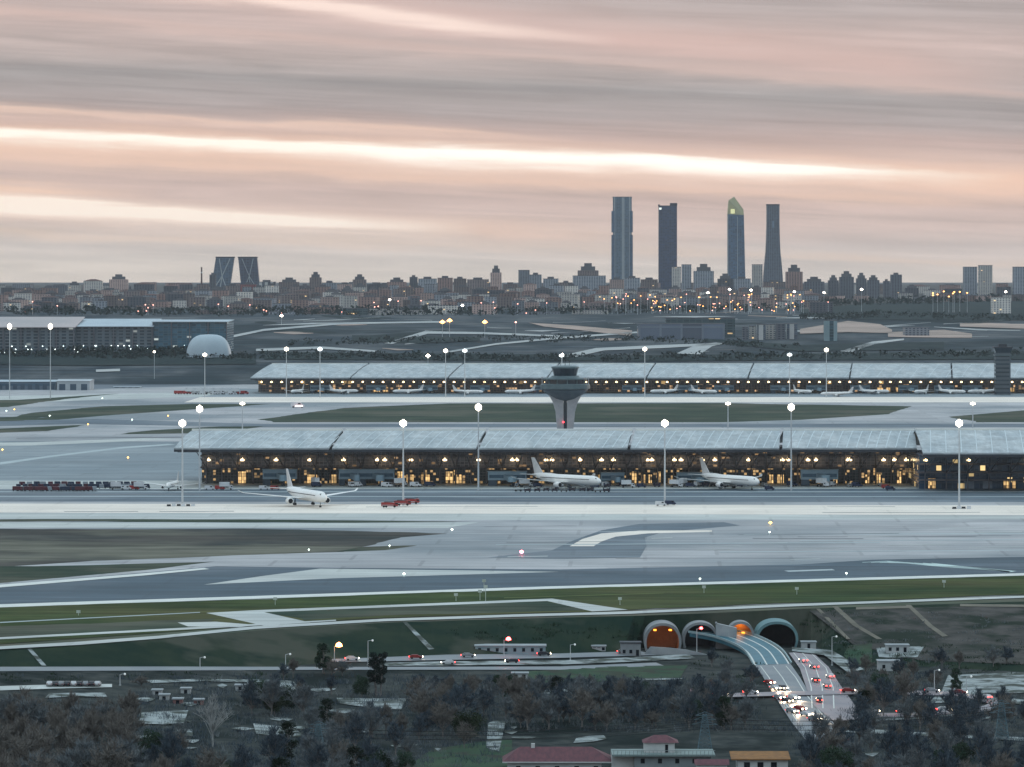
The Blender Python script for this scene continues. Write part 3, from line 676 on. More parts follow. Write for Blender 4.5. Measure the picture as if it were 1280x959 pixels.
b = MB(); b.tube((0, 0, 64.9), (0, 0, 69), .18, .1); b.tube((-3, 1, 64.9), (-3, 1, 67.5), .12, .08); b.tube((2.6, 2, 64.9), (2.6, 2, 68), .12, .08); b.build('antenna', DARKM, t)
for q in ((-14.4, -5.6), (14.4, -5.6)):
    b = MB(); b.tube((q[0], q[1], 53.3), (q[0], q[1], 57.6), .15, .12); b.lathe([(.1, 0), (.6, .3), (.6, .9), (.1, 1.2)], 8, (q[0], q[1], 57.2)); b.build('floodlight', WHITEM, t)
b = MB(); b.lathe([(.3, 0), (.6, .4), (.3, .9)], 8, (-1.2, -5.4, 29.5)); b.build('beacon', RED, t)

# the dark ramp tower in front of the far terminal
t = thing('ramp_tower', 'square dark grey ramp tower standing against the far terminal at the right', 'control tower', (xw(1253, 4560), 4560, 0))
zt = H-(430-HY)*4560/F
b = MB(); b.box(-7.6, 7.6, -7.6, 7.6, 0, zt-9); b.build('shaft', wall_mat('ramp_tower_wall', (74, 84, 90), (40, 52, 60), 30, 4.2, .92, .4, 0, rough=.7), t)
b = MB(); b.frus((-7.4, 7.4, -7.4, 7.4), (-9.4, 9.4, -9.4, 9.4), zt-9, zt-4); b.build('cab_window', TDRK, t)
b = MB(); b.box(-9.8, 9.8, -9.8, 9.8, zt-4, zt-2.6); b.box(-4, 4, -4, 4, zt-2.6, zt); b.build('cab_roof', DARKM, t)
b = MB(); b.box(-8.6, 8.6, -8.6, 8.6, zt-12, zt-11); b.build('balcony', TGRN, t)

# ------------------------------------------------------------------ high mast lights
POLE = mat('galvanised_pole', (196, 200, 202), (180, 186, 190), .3, .45, metal=.2)
FLOOD = emat('floodlight_glow', (255, 244, 224), 8, sample=True)
FLOODF = emat('floodlight_glow_far', (255, 242, 220), 3.5)
FLOODD = emat('floodlight_dim', (220, 226, 226), 1.6)
def mast_proto(h, hr, fm, n=10, r=.55):
    t = thing('mast_light', 'x', 'floodlight mast')
    b = MB(); b.tube((0, 0, 0), (0, 0, h), r, r*.5, 10); b.build('pole', POLE, t)
    b = MB(); b.lathe([(hr*.5, h-.5), (hr*.86, h-.4), (hr*.86, h-.15), (hr*.5, h)], 20); fixn(b.build('head_ring', POLE, t))
    for k in range(n):
        a = 2*math.pi*k/n; cx, cy2 = hr*.8*math.cos(a), hr*.8*math.sin(a)
        l = MB(); l.lathe([(.25, h-.9), (.8*hr/2.2, h-.3), (.85*hr/2.2, h+.9), (.3, h+1.5)], 8, (cx, cy2, 0)); fixn(l.build('floodlight', fm, t))
    l = MB(); l.lathe([(.3, h+2.3), (hr*.6, h+1.7), (hr*.7, h+.4), (hr*.6, h-1.0), (.4, h-1.5)], 12); fixn(l.build('glare_core', fm, t))  # glowing core added to round the head out like lamp glare
    return Proto(t)
def mast_at(P, px, py_head, d, h0, label, grp, s=None):
    h = H-(py_head-HY)*d/F
    P.place((xw(px, d), d, 0), 0, label, grp, (1, 1, h/h0))
MP = mast_proto(42, 1.5, FLOOD)
g = 'floodlight masts on the near apron'
for px, py, d, la in ((228, 528, 2318, 'leftmost near floodlight mast, left of the taxiing jet'), (504, 528, 2318, 'lit floodlight mast above the red fire trucks'),
        (831, 528, 2318, 'tall lit floodlight mast standing on the pale strip beside a small white utility truck'), (1199, 528, 2290, 'lit floodlight mast in front of the blue glass terminal wing'),
        (249.5, 510, 2480, 'slim lit floodlight mast against the left end of the near terminal'), (598, 508, 2480, 'lit floodlight mast against the near terminal between the tower and red trucks'), (989, 508, 2480, 'lit floodlight mast against the near terminal right of the parked jets')):
    mast_at(MP, px, py+2, d, 42, la, g)
MQ = mast_proto(42, 1.7, FLOODF)
g = 'floodlight masts behind the near terminal'
for px, py, la in ((303, 503, 'dim lamp mast behind the left end of the near terminal roof'), (910, 503, 'dim lamp mast on the grass strip right of the control tower'), (1216, 503, 'dim lamp mast at the right grass strip behind the blue wing')):
    mast_at(MQ, px, py+2, 3300, 42, la, g)
MR = mast_proto(42, 1.9, FLOODF)
g = 'floodlight masts at the far terminal'
for px, py, la in ((256, 443, 'lone lit mast left of the far terminal end'), (358, 436, 'lit mast at the left part of the far terminal'), (557, 438, 'lit mast at the far terminal between the left end and control tower'),
                   (806, 436, 'bright lit mast at the far terminal just right of the control tower'), (1033, 437, 'lit mast at the far terminal left of the dark ramp tower'), (12, 408, 'brightest lamp mast at the far left edge'), (63, 408, 'lit mast second from the left edge beyond the white hangar')):
    if py < 420: mast_at(MR, px, py+1, 4400, 42, la, g)
    else: mast_at(MR, px, py+1, 4450, 42, la, g)
MS = mast_proto(42, 2.2, FLOODD)
for px, py, la in ((400, 436, 'unlit thin mast left of centre behind the far terminal'), (581, 438, 'faint thin mast beside the lit one on the far terminal'), (987, 443, 'faint thin mast right of centre at the far terminal'), (702, 444, 'thin mast rising behind the control tower cab')):
    mast_at(MS, px, py+1, 4450, 42, la, 'thin masts at the far terminal')
# kerbed plinths and blocks at the mast feet
BLK = mat('barrier_dark', (52, 54, 58), None, .5, .7)
for px, d, n, la in ((226, 2310, 6, 'row at the leftmost mast foot'), (1202, 2284, 4, 'group at the rightmost mast foot')):
    for k in range(n):
        b = MB(); s = k % 2; x = (k-(n-1)/2)*2.5
        b.frus((-1.1, 1.1, -.8, .8), (-.9, .9, -.5, .5), 0, 1.1 if s else .8); b.box(-1.0, 1.0, -.3, .3, 1.1 if s else .8, 1.5 if s else 1.05)
        tag(b.build('barrier_block', WHITEM if s else BLK, None, (xw(px, d)+x, d+(k % 3)*1.2, 0)), f'{ORD[k]} barrier block from left in the ' + la, 'barrier', 'barrier blocks at the mast feet')

# ------------------------------------------------------------------ aircraft
PLW = mat('aircraft_white', (236, 234, 230), (228, 228, 226), .2, .35, spec=.5)
PLG = mat('aircraft_grey', (150, 156, 164), None, .2, .4)
PLD = mat('tyre_black', (26, 26, 28), None, .5, .8)
PWIN = mat('cockpit_glass', (24, 30, 38), None, .5, .15)
def jet(label, tailm):
    t = thing('passenger_jet', label, 'airplane')
    prof = [(.1, 30), (.9, 29.5), (1.8, 28.2), (2.5, 26), (2.82, 23), (2.82, 20), (2.82, -8), (2.7, -14), (2.2, -20), (1.4, -26), (.7, -29), (.25, -30.5)]
    b = MB(); n = 20
    for r, x in prof:
        zc = 5.2+(max(0, -x-8)*.085) - (max(0, x-24)*.06)
        for k in range(n):
            a = 2*math.pi*k/n; b.v.append((x, r*math.cos(a), zc+r*math.sin(a)))
    for j in range(len(prof)-1):
        for k in range(n): b.f.append((j*n+k, j*n+(k+1) % n, (j+1)*n+(k+1) % n, (j+1)*n+k))
    b.f.append(tuple(range(n))); b.f.append(tuple((len(prof)-1)*n+k for k in range(n)))
    fixn(b.build('fuselage', PLW, t, smooth=True))
    for s in (-1, 1):
        b = MB(); secs = [(5.5, -7.5, 1.5*s, 3.6, .9), (1.0, -8.2, 11*s, 4.4, .6), (-8.4, -11.6, 29.5*s, 6.3, .25), (-11.2, -12.8, 31.5*s, 7.5, .12)]
        for x0, x1, y, z, th in secs: b.v += [(x0, y, z), ((x0+x1)/2+1, y, z+th/2), (x1, y, z), ((x0+x1)/2+1, y, z-th/2)]
        for j in range(3):
            for k in range(4): b.f.append((j*4+k, j*4+(k+1) % 4, (j+1)*4+(k+1) % 4, (j+1)*4+k))
        b.f += [(0, 1, 2, 3), (12, 13, 14, 15)]; fixn(b.build('wing', PLW, t))
        b = MB(); b.lathe([(1.25, 0), (1.6, -.3), (1.62, -2.5), (1.2, -4.6), (.7, -5.4)], 18, (5.5, 9.6*s, 2.5), 'x')
        b.box(-.5, 4, 9.6*s-.18, 9.6*s+.18, 3.4, 4.3); e = fixn(b.build('engine', PLW, t, smooth=False))
        b = MB(); b.lathe([(1.2, .05), (1.2, .12)], 18, (5.5, 9.6*s, 2.5), 'x'); fixn(b.build('fan', PWIN, e))
        b = MB(); b.frus((-29, -24.5, min(0, .6*s), max(0, .6*s)), (-29.5, -28, 9.2*s-.1, 9.2*s+.1), 7, 7.3)
        b = MB(); b.v = [(-24, .5*s, 6.9), (-28.6, .5*s, 6.9), (-30.2, 9.6*s, 7.6), (-28.4, 9.6*s, 7.6), (-24, .5*s, 7.3), (-28.6, .5*s, 7.3), (-30.2, 9.6*s, 7.75), (-28.4, 9.6*s, 7.75)]
        b.f = [(0, 1, 2, 3), (4, 5, 6, 7), (0, 1, 5, 4), (1, 2, 6, 5), (2, 3, 7, 6), (3, 0, 4, 7)]; fixn(b.build('tailplane', PLW, t))
        b = MB()
        for wx in (-3.4, -2): b.tube((wx, 4.2*s, .6), (wx, 5.3*s, .6), .62, n=12); b.tube((wx, 4.75*s, .6), (-2.7, 4.5*s, 4), .16, n=6)
        b.build('main_gear', PLD, t)
        b = MB(); b.box(-20, 23, 2.62*s-.22, 2.62*s+.22, 5.75, 6.05); b.build('cabin_window_line', PWIN, t)
    b = MB(); b.v = [(-20.5, -.25, 7.8), (-28.2, -.2, 7.6), (-31.2, -.1, 17), (-28.6, -.1, 17), (-20.5, .25, 7.8), (-28.2, .2, 7.6), (-31.2, .1, 17), (-28.6, .1, 17)]
    b.f = [(0, 1, 2, 3), (4, 5, 6, 7), (0, 1, 5, 4), (1, 2, 6, 5), (2, 3, 7, 6), (3, 0, 4, 7)]; fixn(b.build('tail_fin', tailm, t))
    b = MB(); b.tube((23, 0, .45), (23, 0, 3.2), .15, n=6); b.tube((23, -.5, .45), (23, .5, .45), .45, n=12); b.build('nose_gear', PLD, t)
    b = MB(); b.v = [(28.0, -1.5, 6.1), (29.0, 0, 5.9), (28.0, 1.5, 6.1), (26.9, 1.7, 6.9), (27.6, 0, 7.0), (26.9, -1.7, 6.9)]; b.f = [(0, 1, 4, 5), (1, 2, 3, 4)]
    b.build('cockpit_window', PWIN, t)
    return t
bpy.context.view_layer.update()
J = Proto(jet('x', mat('tail_white', (214, 212, 210), None, .2, .4)))
gj = 'airliners at the near terminal'
def H2(a): return R(a)
J.place((xw(382, 2312), 2312, .5), H2(-69), 'white twin-engine jet taxiing alone on the pale strip with both wings spread', gj, 1.05)
J.place((xw(708, 2498), 2498, .5), H2(-50), 'white jet parked with carts around it just below the control tower', gj, .98)
J.place((xw(912, 2498), 2498, .5), H2(-58), 'white jet parked at the near terminal right of the baggage carts', gj, .95)
J.place((xw(216, 2486), 2486, .5), H2(-97), 'white jet nosing out behind the leftmost mast at the terminal end', gj, .55)
gj = 'airliners parked at the far terminal'
bpy.context.view_layer.update()
far_j = [(585, 4560, -20), (650, 4570, 200), (742, 4560, -70), (830, 4580, 210), (880, 4570, -40), (925, 4575, 190), (1003, 4570, -60), (1046, 4480, 188), (1093, 4570, 20), (1152, 4570, -120), (1190, 4570, -40), (1228, 4575, 200), (330, 4575, -60), (372, 4580, -110), (430, 4580, 30), (510, 4580, 200)]
far_j = [q for i, q in enumerate(far_j) if i not in (2, 5, 12)]; far_j.sort()
for k, (px, d, a) in enumerate(far_j):
    J.place((xw(px, d), d, .3), R(a), f'small white airliner, {ORD[k]} from the left in the row at the far terminal', gj, .56)

# ------------------------------------------------------------------ ground vehicles
CARR = mat('red_paint', (150, 40, 38), (132, 34, 34), .3, .4, spec=.5)
CARB = mat('navy_paint', (36, 48, 74), None, .3, .4)
CARG = mat('grey_paint', (120, 126, 130), None, .3, .4)
CARY = mat('yellow_paint', (214, 164, 50), None, .3, .4)
HEADL = emat('headlight', (255, 236, 200), 24)
TAILL = emat('taillight', (255, 60, 50), 12)
def wheels(t, xs, yw, r, w_=.3):
    for x in xs:
        for s in (-1, 1):
            b = MB(); b.tube((x, s*yw-w_/2, r), (x, s*yw+w_/2, r), r, n=12); b.build('wheel', PLD, t)
def profile(m, pts, y0, y1, taper=0):
    """side outline pts (x,z) extruded between y0 and y1"""
    n = len(pts); b = MB()
    b.v = [(x, y0+(taper if z > 1.0 else 0), z) for x, z in pts]+[(x, y1-(taper if z > 1.0 else 0), z) for x, z in pts]
    b.f = [tuple(range(n))[::-1], tuple(range(n, 2*n))]+[(k, (k+1) % n, n+(k+1) % n, n+k) for k in range(n)]
    return b
def fire_truck(label):
    t = thing('fire_truck', label, 'fire truck')
    fixn(profile(0, [(-5.5, .9), (5.2, .9), (5.6, 1.6), (5.2, 3.3), (3.4, 3.6), (2.8, 3.2), (-5.5, 3.4)], -1.5, 1.5).build('body', CARR, t))
    b = MB(); b.box(3.6, 5.35, -1.52, 1.52, 2.1, 3.0); b.build('windscreen', PWIN, t)
    b = MB(); b.box(-5.3, 2.4, -1.55, 1.55, 1.5, 1.75); b.build('white_band', WHITEM, t)
    b = MB(); b.box(-3.5, 2, -.5, .5, 3.4, 3.8); b.tube((2, 0, 3.8), (4.4, 0, 4.1), .15); b.build('water_cannon', DARKM, t)
    wheels(t, (-3.8, -2.2, 3.2), 1.3, .75, .5)
    return Proto(t)
def cart(label):
    t = thing('baggage_cart', label, 'baggage cart')
    b = MB(); b.box(-1.5, 1.5, -.8, .8, .45, .6); b.build('deck', DARKM, t)
    b = MB(); b.box(-1.5, 1.5, -.8, .8, 2.0, 2.08); b.box(-1.5, -1.44, -.8, .8, .6, 2.0); b.box(1.44, 1.5, -.8, .8, .6, 2.0); b.build('canopy', CARB, t)
    b = MB(); b.box(-1.2, -.1, -.6, .6, .6, 1.4); b.box(0, 1.2, -.55, .6, .6, 1.6); b.build('luggage', mat('luggage', (74, 60, 64), (44, 50, 66), 2, .8), t)
    wheels(t, (-1, 1), .65, .25, .15); return Proto(t)
def tractor(label):
    t = thing('tow_tractor', label, 'tow tractor')
    fixn(profile(0, [(-1.7, .4), (1.7, .4), (1.7, 1.1), (.6, 1.15), (.4, 1.0), (-1.7, .95)], -.8, .8).build('body', CARG, t))
    b = MB(); b.box(-.9, .4, -.7, .7, 1.75, 1.85); [b.box(x, x+.08, y, y+.08, .9, 1.8) for x in (-.9, .32) for y in (-.7, .62)]; b.build('cab', WHITEM, t)
    wheels(t, (-1.1, 1.1), .7, .38, .25); return Proto(t)
def van(label, m_):
    t = thing('service_van', label, 'van')
    fixn(profile(0, [(-2.8, .45), (2.8, .45), (2.85, 1.1), (2.1, 1.3), (1.4, 2.3), (-2.8, 2.4)], -1, 1, .1).build('body', m_, t))
    b = MB(); b.v = [(2.12, -.88, 1.36), (2.12, .88, 1.36), (1.5, .82, 2.2), (1.5, -.82, 2.2)]; b.f = [(0, 1, 2, 3)]; b.build('windscreen', PWIN, t)
    b = MB(); b.box(.2, 1.3, -.96, .96, 1.4, 2.05); b.build('side_window', PWIN, t)
    wheels(t, (-1.8, 1.8), .9, .38, .25); return Proto(t)
def hiloader(label):
    t = thing('catering_truck', label, 'catering truck')
    b = MB(); b.box(-3.5, 2.2, -1.2, 1.2, 1.9, 4.3); b.build('box_body', WHITEM, t)
    fixn(profile(0, [(2.3, .6), (4.2, .6), (4.2, 1.5), (3.7, 2.5), (2.3, 2.5)], -1.1, 1.1).build('cab', WHITEM, t))
    b = MB(); b.box(3.0, 3.98, -1.12, 1.12, 1.6, 2.2); b.build('windscreen', PWIN, t)
    b = MB(); b.box(-3.5, 3.5, -.5, .5, .7, .95); b.tube((-2.5, -.9, 1), (1.5, -.9, 1.9), .1); b.tube((1.5, .9, 1), (-2.5, .9, 1.9), .1); b.build('lift', DARKM, t)
    wheels(t, (-2.4, 3.0), 1.0, .48, .3); return Proto(t)
FT = fire_truck('x'); CT = cart('x'); TR = tractor('x'); VW = van('x', WHITEM); VR = van('x', CARR); VN = van('x', CARB); CA = hiloader('x')
g = 'red trucks on the pale strip'
FT.place((xw(487, 2290), 2290, .4), .05, 'frontmost and leftmost of the three red trucks on the pale strip', g, .8)
FT.place((xw(503, 2308), 2308, .4), .1, 'middle of the three red trucks on the pale strip', g, .8)
FT.place((xw(514, 2326), 2326, .4), .0, 'rightmost and farthest of the three red trucks on the pale strip', g, .8)
VW.place((xw(826, 2308), 2308, .4), .2, 'small white service van at the foot of the mast on the pale strip', 'service vans')
VN.place((xw(838, 2316), 2316, .4), .4, 'dark service van right beside the white one at the mast foot', 'service vans')
VN.place((xw(1113, 2478), 2478, .3), 0, 'dark van parked left of the blue glass wing', 'service vans')
VR.place((xw(1108, 2500), 2500, .3), .1, 'red van parked left of the blue glass wing', 'service vans')
VN.place((xw(962, 2480), 2480, .3), 0, 'dark van just right of the parked jets', 'service vans')
VW.place((xw(372, 4080), 4080, .3), 0, 'white van with bright lights crossing the far taxiway grass gap', 'service vans', 2.2)
b = MB(); b.box(-3.4, 3.4, -2.4, -2.25, 1.0, 2.1); tag(b.build('light_bar', emat('pinkish_light', (255, 214, 206), 5), None, (xw(374, 4080), 4076, .6)), 'glowing pink-white light bar on the far taxiway', 'light bar')
k = 0
for i in range(11):
    px = 648+i*11.2+random.uniform(-2, 2); d = 2462+random.uniform(-5, 6); k += 1
    (TR if i in (0, 5, 9) else CT).place((xw(px, d), d, .3), random.uniform(-.3, .3), ('grey tow tractor' if i in (0, 5, 9) else 'dark covered baggage cart')+f', {ORD[i]} from left in the line below the parked jet', 'carts and tractors below the parked jet', 1.25)
for i in range(14):
    px = 655+i*21+random.uniform(-5, 5)
    if 690 < px < 740: continue
    d = 2515+random.uniform(-5, 10)
    (CA if i % 3 == 0 else VN if i % 3 == 1 else CT).place((xw(px, d), d, .25), random.uniform(-.5, .5), f'{["white box catering truck","dark service van","dark covered cart"][i % 3]}, position {ORD[i]} from left under the near terminal wall right of centre', 'vehicles under the near terminal wall')
CNT = [mat('container_red', (88, 44, 52), None, .4, .6), mat('container_navy', (38, 50, 72), None, .4, .6), mat('container_steel', (138, 146, 154), None, .4, .5), mat('container_maroon', (78, 40, 52), None, .4, .6)]
def dolly(m_):
    t = thing('cargo_dolly', 'x', 'cargo dolly')
    b = MB(); b.v = [(-1.6, -1.1, .6), (1.6, -1.1, .6), (1.6, 1.1, .6), (-1.6, 1.1, .6), (-1.6, -1.1, 2.3), (1.1, -1.1, 2.3), (1.1, 1.1, 2.3), (-1.6, 1.1, 2.3)]; b.f = [(0, 3, 2, 1), (4, 5, 6, 7), (0, 1, 5, 4), (1, 2, 6, 5), (2, 3, 7, 6), (3, 0, 4, 7)]
    b.build('container', m_, t); b = MB(); b.box(-1.9, 1.9, -1.0, 1.0, .4, .58); b.build('deck', DARKM, t); wheels(t, (-1.2, 1.2), .8, .22, .15); return Proto(t)
DL = [dolly(m_) for m_ in CNT]
nm = ['red', 'navy', 'steel grey', 'maroon']
for row, (d, n, x0, x1) in enumerate(((2470, 22, 20, 122), (2500, 24, 24, 190), (2530, 18, 28, 185))):
    for i in range(n):
        px = x0+(x1-x0)*i/n+random.uniform(-.6, .6); c = (0 if row == 0 and random.random() < .6 else random.choice((3, 1, 1, 2)) if row < 2 else random.choice((1, 2, 3)))
        DL[c].place((xw(px, d), d+random.uniform(-2, 2), .3), random.choice((0, 0, 1.57))+random.uniform(-.1, .1), f'{nm[c]} cargo container, {ORD[i]} from left in the {["front","middle","back"][row]} row on the left apron', 'containers on the left apron', 1.15)
for i, px in enumerate((146, 158, 168, 175, 262, 275, 282, 330, 344)):
    d = 2486; (CA, VW, VR)[i % 3].place((xw(px, d), d, .3), random.uniform(-.2, .2), f'{["white catering truck","white van","red van"][i % 3]}, {ORD[i]} from left between the containers and the blue boarding piers', 'service vehicles at the left end')
gg = 'vehicles left of the far terminal'
for i in range(16):
    px = 222+i*5.6+random.uniform(-1, 1); d = 4560
    (VR if i < 3 or i in (14, 15) else CA if i % 2 else VW).place((xw(px, d), d, .3), random.uniform(-.3, .3), f'{"red" if i < 3 or i in (14,15) else "white"} truck, {ORD[i]} from left in the line at the far terminal end', gg, 1.6)

# ------------------------------------------------------------------ boarding piers
PIER = mat('pier_blue', (142, 164, 176), (122, 148, 162), .1, .5)
def pier(label, Ln=17, two=False):
    t = thing('boarding_pier', label, 'jet bridge')
    b = MB(); b.box(-Ln/2, Ln/2, -3.2, 3.2, 3.6, 9.0); b.build('cabin', PIER, t)
    b = MB(); b.box(-Ln/2+.6, Ln/2-.6, -3.28, -3.1, 5.0, 7.0); b.build('window_band', mat('pier_glass', (58, 86, 104), (74, 104, 122), .3, .3), t)
    b = MB(); b.box(-Ln/2-.3, Ln/2+.3, -3.5, 3.5, 9.0, 9.35); b.build('roof', mat('pier_roof', (150, 172, 182), None, .2, .5), t)
    b = MB(); b.frus((-Ln/2, -Ln/2+4, -3.2, 3.2), (-Ln/2+.3, -Ln/2+3.7, -3, 3), .2, 3.6); b.build('stair_core', mat('pier_base', (70, 84, 96), None, .2, .6), t)
    b = MB(); b.tube((Ln/2-3, -1.5, 0), (Ln/2-3, -1.5, 3.6), .35); b.tube((Ln/2-3, 1.5, 0), (Ln/2-3, 1.5, 3.6), .35); b.build('support_leg', DARKM, t)
    b = MB(); b.v = [(-1.6, -3.3, 4.2), (1.6, -3.3, 4.2), (3.6, -12, 3.4), (.6, -12.5, 3.4), (-1.6, -3.3, 7.2), (1.6, -3.3, 7.2), (3.6, -12, 6.3), (.6, -12.5, 6.3)]; b.f = [(0, 3, 2, 1), (4, 5, 6, 7), (0, 1, 5, 4), (1, 2, 6, 5), (2, 3, 7, 6), (3, 0, 4, 7)]
    tn = fixn(b.build('tunnel', PIER, t)); b = MB(); b.lathe([(2.0, 3.0), (2.0, 6.6)], 14, (2.2, -13.2, 0)); fixn(b.build('rotunda', PIER, tn))
    b = MB(); b.tube((2.2, -12, 0), (2.2, -12, 3.2), .4); b.tube((1.2, -12, .5), (3.2, -12, .5), .5, n=12); b.build('wheel_bogie', DARKM, t)
    return Proto(t)
PR = pier('x'); rng0 = random.Random(3); gsv = []
g = 'boarding piers along the near terminal'
for px, d, rz, la, s in ((350, 2545, 0, 'blue boarding pier left of the taxiing jet tail', (1.15, 1, 1)), (440, 2545, .1, 'left one of the two joined blue boarding piers above the taxiing jet wingtip', (.9, 1, 1)), (470, 2545, 0, 'right one of the two joined blue boarding piers near the red trucks', (1.25, 1, 1)),
        (634, 2540, 0, 'pale boarding pier left of the jet under the control tower', (1.3, 1, .9)), (765, 2545, .1, 'boarding pier right of the jet under the control tower', (.8, 1, .8)), (868, 2545, 0, 'boarding pier left of the right parked jet', (1.2, 1, .8)), (1024, 2540, 0, 'light blue boarding pier left of the glass wing', (1.25, 1, 1))):
    PR.place((xw(px, d), d, .1), rz, la, g, s)
for i in range(30):
    px = rng0.choice([rng0.uniform(604, 780), rng0.uniform(845, 965), rng0.uniform(330, 580), rng0.uniform(985, 1130)]); gsv.append(px)
for i, px in enumerate(sorted(gsv)):
    d = 2528+rng0.uniform(-8, 6); k = rng0.randrange(5)
    (CA, VW, VN, CT, TR)[k].place((xw(px, d), d, .25), rng0.uniform(-1.5, 1.5), f'{["white box truck","white van","dark van","dark cart","grey tractor"][k]}, {ORD[i]} from left in the scattered row at the near terminal gates', 'service vehicles at the gates', 1.15)
g = 'boarding piers along the far terminal'; bpy.context.view_layer.update()
for i, px in enumerate((400, 470, 535, 600, 680, 790, 860, 905, 975, 1020, 1075, 1135, 1180, 1215)):
    PR.place((xw(px, 4615), 4615, .1), 0, f'pale boarding pier, {ORD[i]} from left along the far terminal', g, (1.2, 1, .9))

# small beacons, signs and lamp posts on the grass and taxiways
AMB = emat('amber_lamp', (255, 196, 90), 6); WLT = emat('white_point', (236, 255, 240), 5); PNK = emat('pink_lamp', (255, 110, 130), 12)
def post(name, label, cat, px, py, h, lm, grp, r=.28, head=.45):
    g_ = G(px, py); t = thing(name, label, cat, tuple(g_), 0, grp)
    b = MB(); b.tube((0, 0, 0), (0, 0, h), r*.5, r*.35, 6); b.box(-r, r, -r, r, 0, .12); b.build('pole', POLE, t)
    b = MB(); b.lathe([(head*.3, h-.1), (head, h+head*.5), (head*.9, h+head), (head*.2, h+head*1.5)], 10); fixn(b.build('lamp', lm, t))
g = 'taxiway edge lights'
for i, (px, py, m_, hd, c) in enumerate([(565, 665, WLT, .55, 'white'), (487, 685, WLT, .35, 'white'), (505, 721, WLT, .5, 'white'), (652, 694, PNK, .9, 'pink'), (963, 657, AMB, .8, 'amber'), (386, 690, WLT, .35, 'white'), (875, 727, WLT, .4, 'white'), (1058, 720, WLT, .4, 'white'), (962, 668, WLT, .4, 'pale')]):
    post('edge_light', f'{c} taxiway light, {ORD[i]} of those scattered in front of the near terminal', 'edge light', px, py, .8, m_, g, head=hd)
for i, (px, py) in enumerate(sorted([(18, 514), (8, 516), (62, 522), (110, 533), (128, 500), (165, 527), (210, 522), (160, 575), (3, 565)])):
    post('edge_light', f'{"amber" if px < 170 else "yellow"} light, {ORD[i]} from left on the far left taxiways', 'edge light', px, py, 1.2, AMB if i % 2 == 0 else WLT, 'lights on the far left taxiways', head=.6)
g = 'short marker posts along the near grass'
MKR = mat('marker_pale', (190, 200, 190), None, .5, .6)
for i, (px, py, h) in enumerate([(344, 757, 3), (570, 752, 3), (600, 751, 4), (607, 752, 6), (605, 741, 5), (880, 742, 3), (996, 744, 3), (98, 770, 2), (775, 757, 3), (1180, 735, 3)]):
    g_ = G(px, py); t = thing('marker_post', f'pale marker post on the green strip, at {["far left above the road loop","left of the paired posts","left of the paired posts, close in","tallest of the centre cluster","behind the centre cluster","above the tunnel mouths","right of the tunnel mouths","left edge of the grass","above the left tunnel mouth","right part of the grass"][i]}', 'marker post', tuple(g_), 0, g)
    b = MB(); b.tube((0, 0, 0), (0, 0, h), .12, .1, 6); b.build('pole', MKR, t); b = MB(); b.box(-.7, .7, -.1, .1, h-1.0, h); b.build('panel', MKR, t)
# ------------------------------------------------------------------ buildings between the far terminal and the city
WB = {
 'grey': wall_mat('wall_grey', (132, 138, 146), (66, 76, 90), 5.5, 3.1, .5, .55, vary=True),
 'pale': wall_mat('wall_pale', (190, 186, 180), (84, 92, 104), 5.0, 3.1, .5, .5, .02, vary=True),
 'brown': wall_mat('wall_brown', (116, 104, 102), (56, 60, 70), 5.5, 3.1, .5, .5, .01, vary=True),
 'brick': wall_mat('wall_brick', (136, 112, 106), (58, 60, 68), 6, 3.1, .45, .5, vary=True),
 'red': wall_mat('wall_red', (132, 74, 74), (50, 52, 62), 5.0, 3.0, .4, .5),
 'dark': wall_mat('wall_dark', (82, 86, 94), (46, 52, 64), 6, 3.2, .5, .5, .01, vary=True),
 'pink': wall_mat('wall_pink', (172, 148, 140), (74, 76, 86), 5, 3.0, .5, .5, vary=True),
 'striped': wall_mat('wall_striped', (186, 186, 184), (64, 76, 90), 13, 3.0, .5, .97),
 'glass': wall_mat('wall_curtain', (60, 80, 100), (50, 74, 96), 6, 3.6, .9, .8, rough=.4),
}
RFM = mat('flat_roof', (104, 104, 108), (84, 86, 92), .05, .85)
RFR = mat('tile_roof', (104, 84, 80), (92, 76, 74), .1, .85)
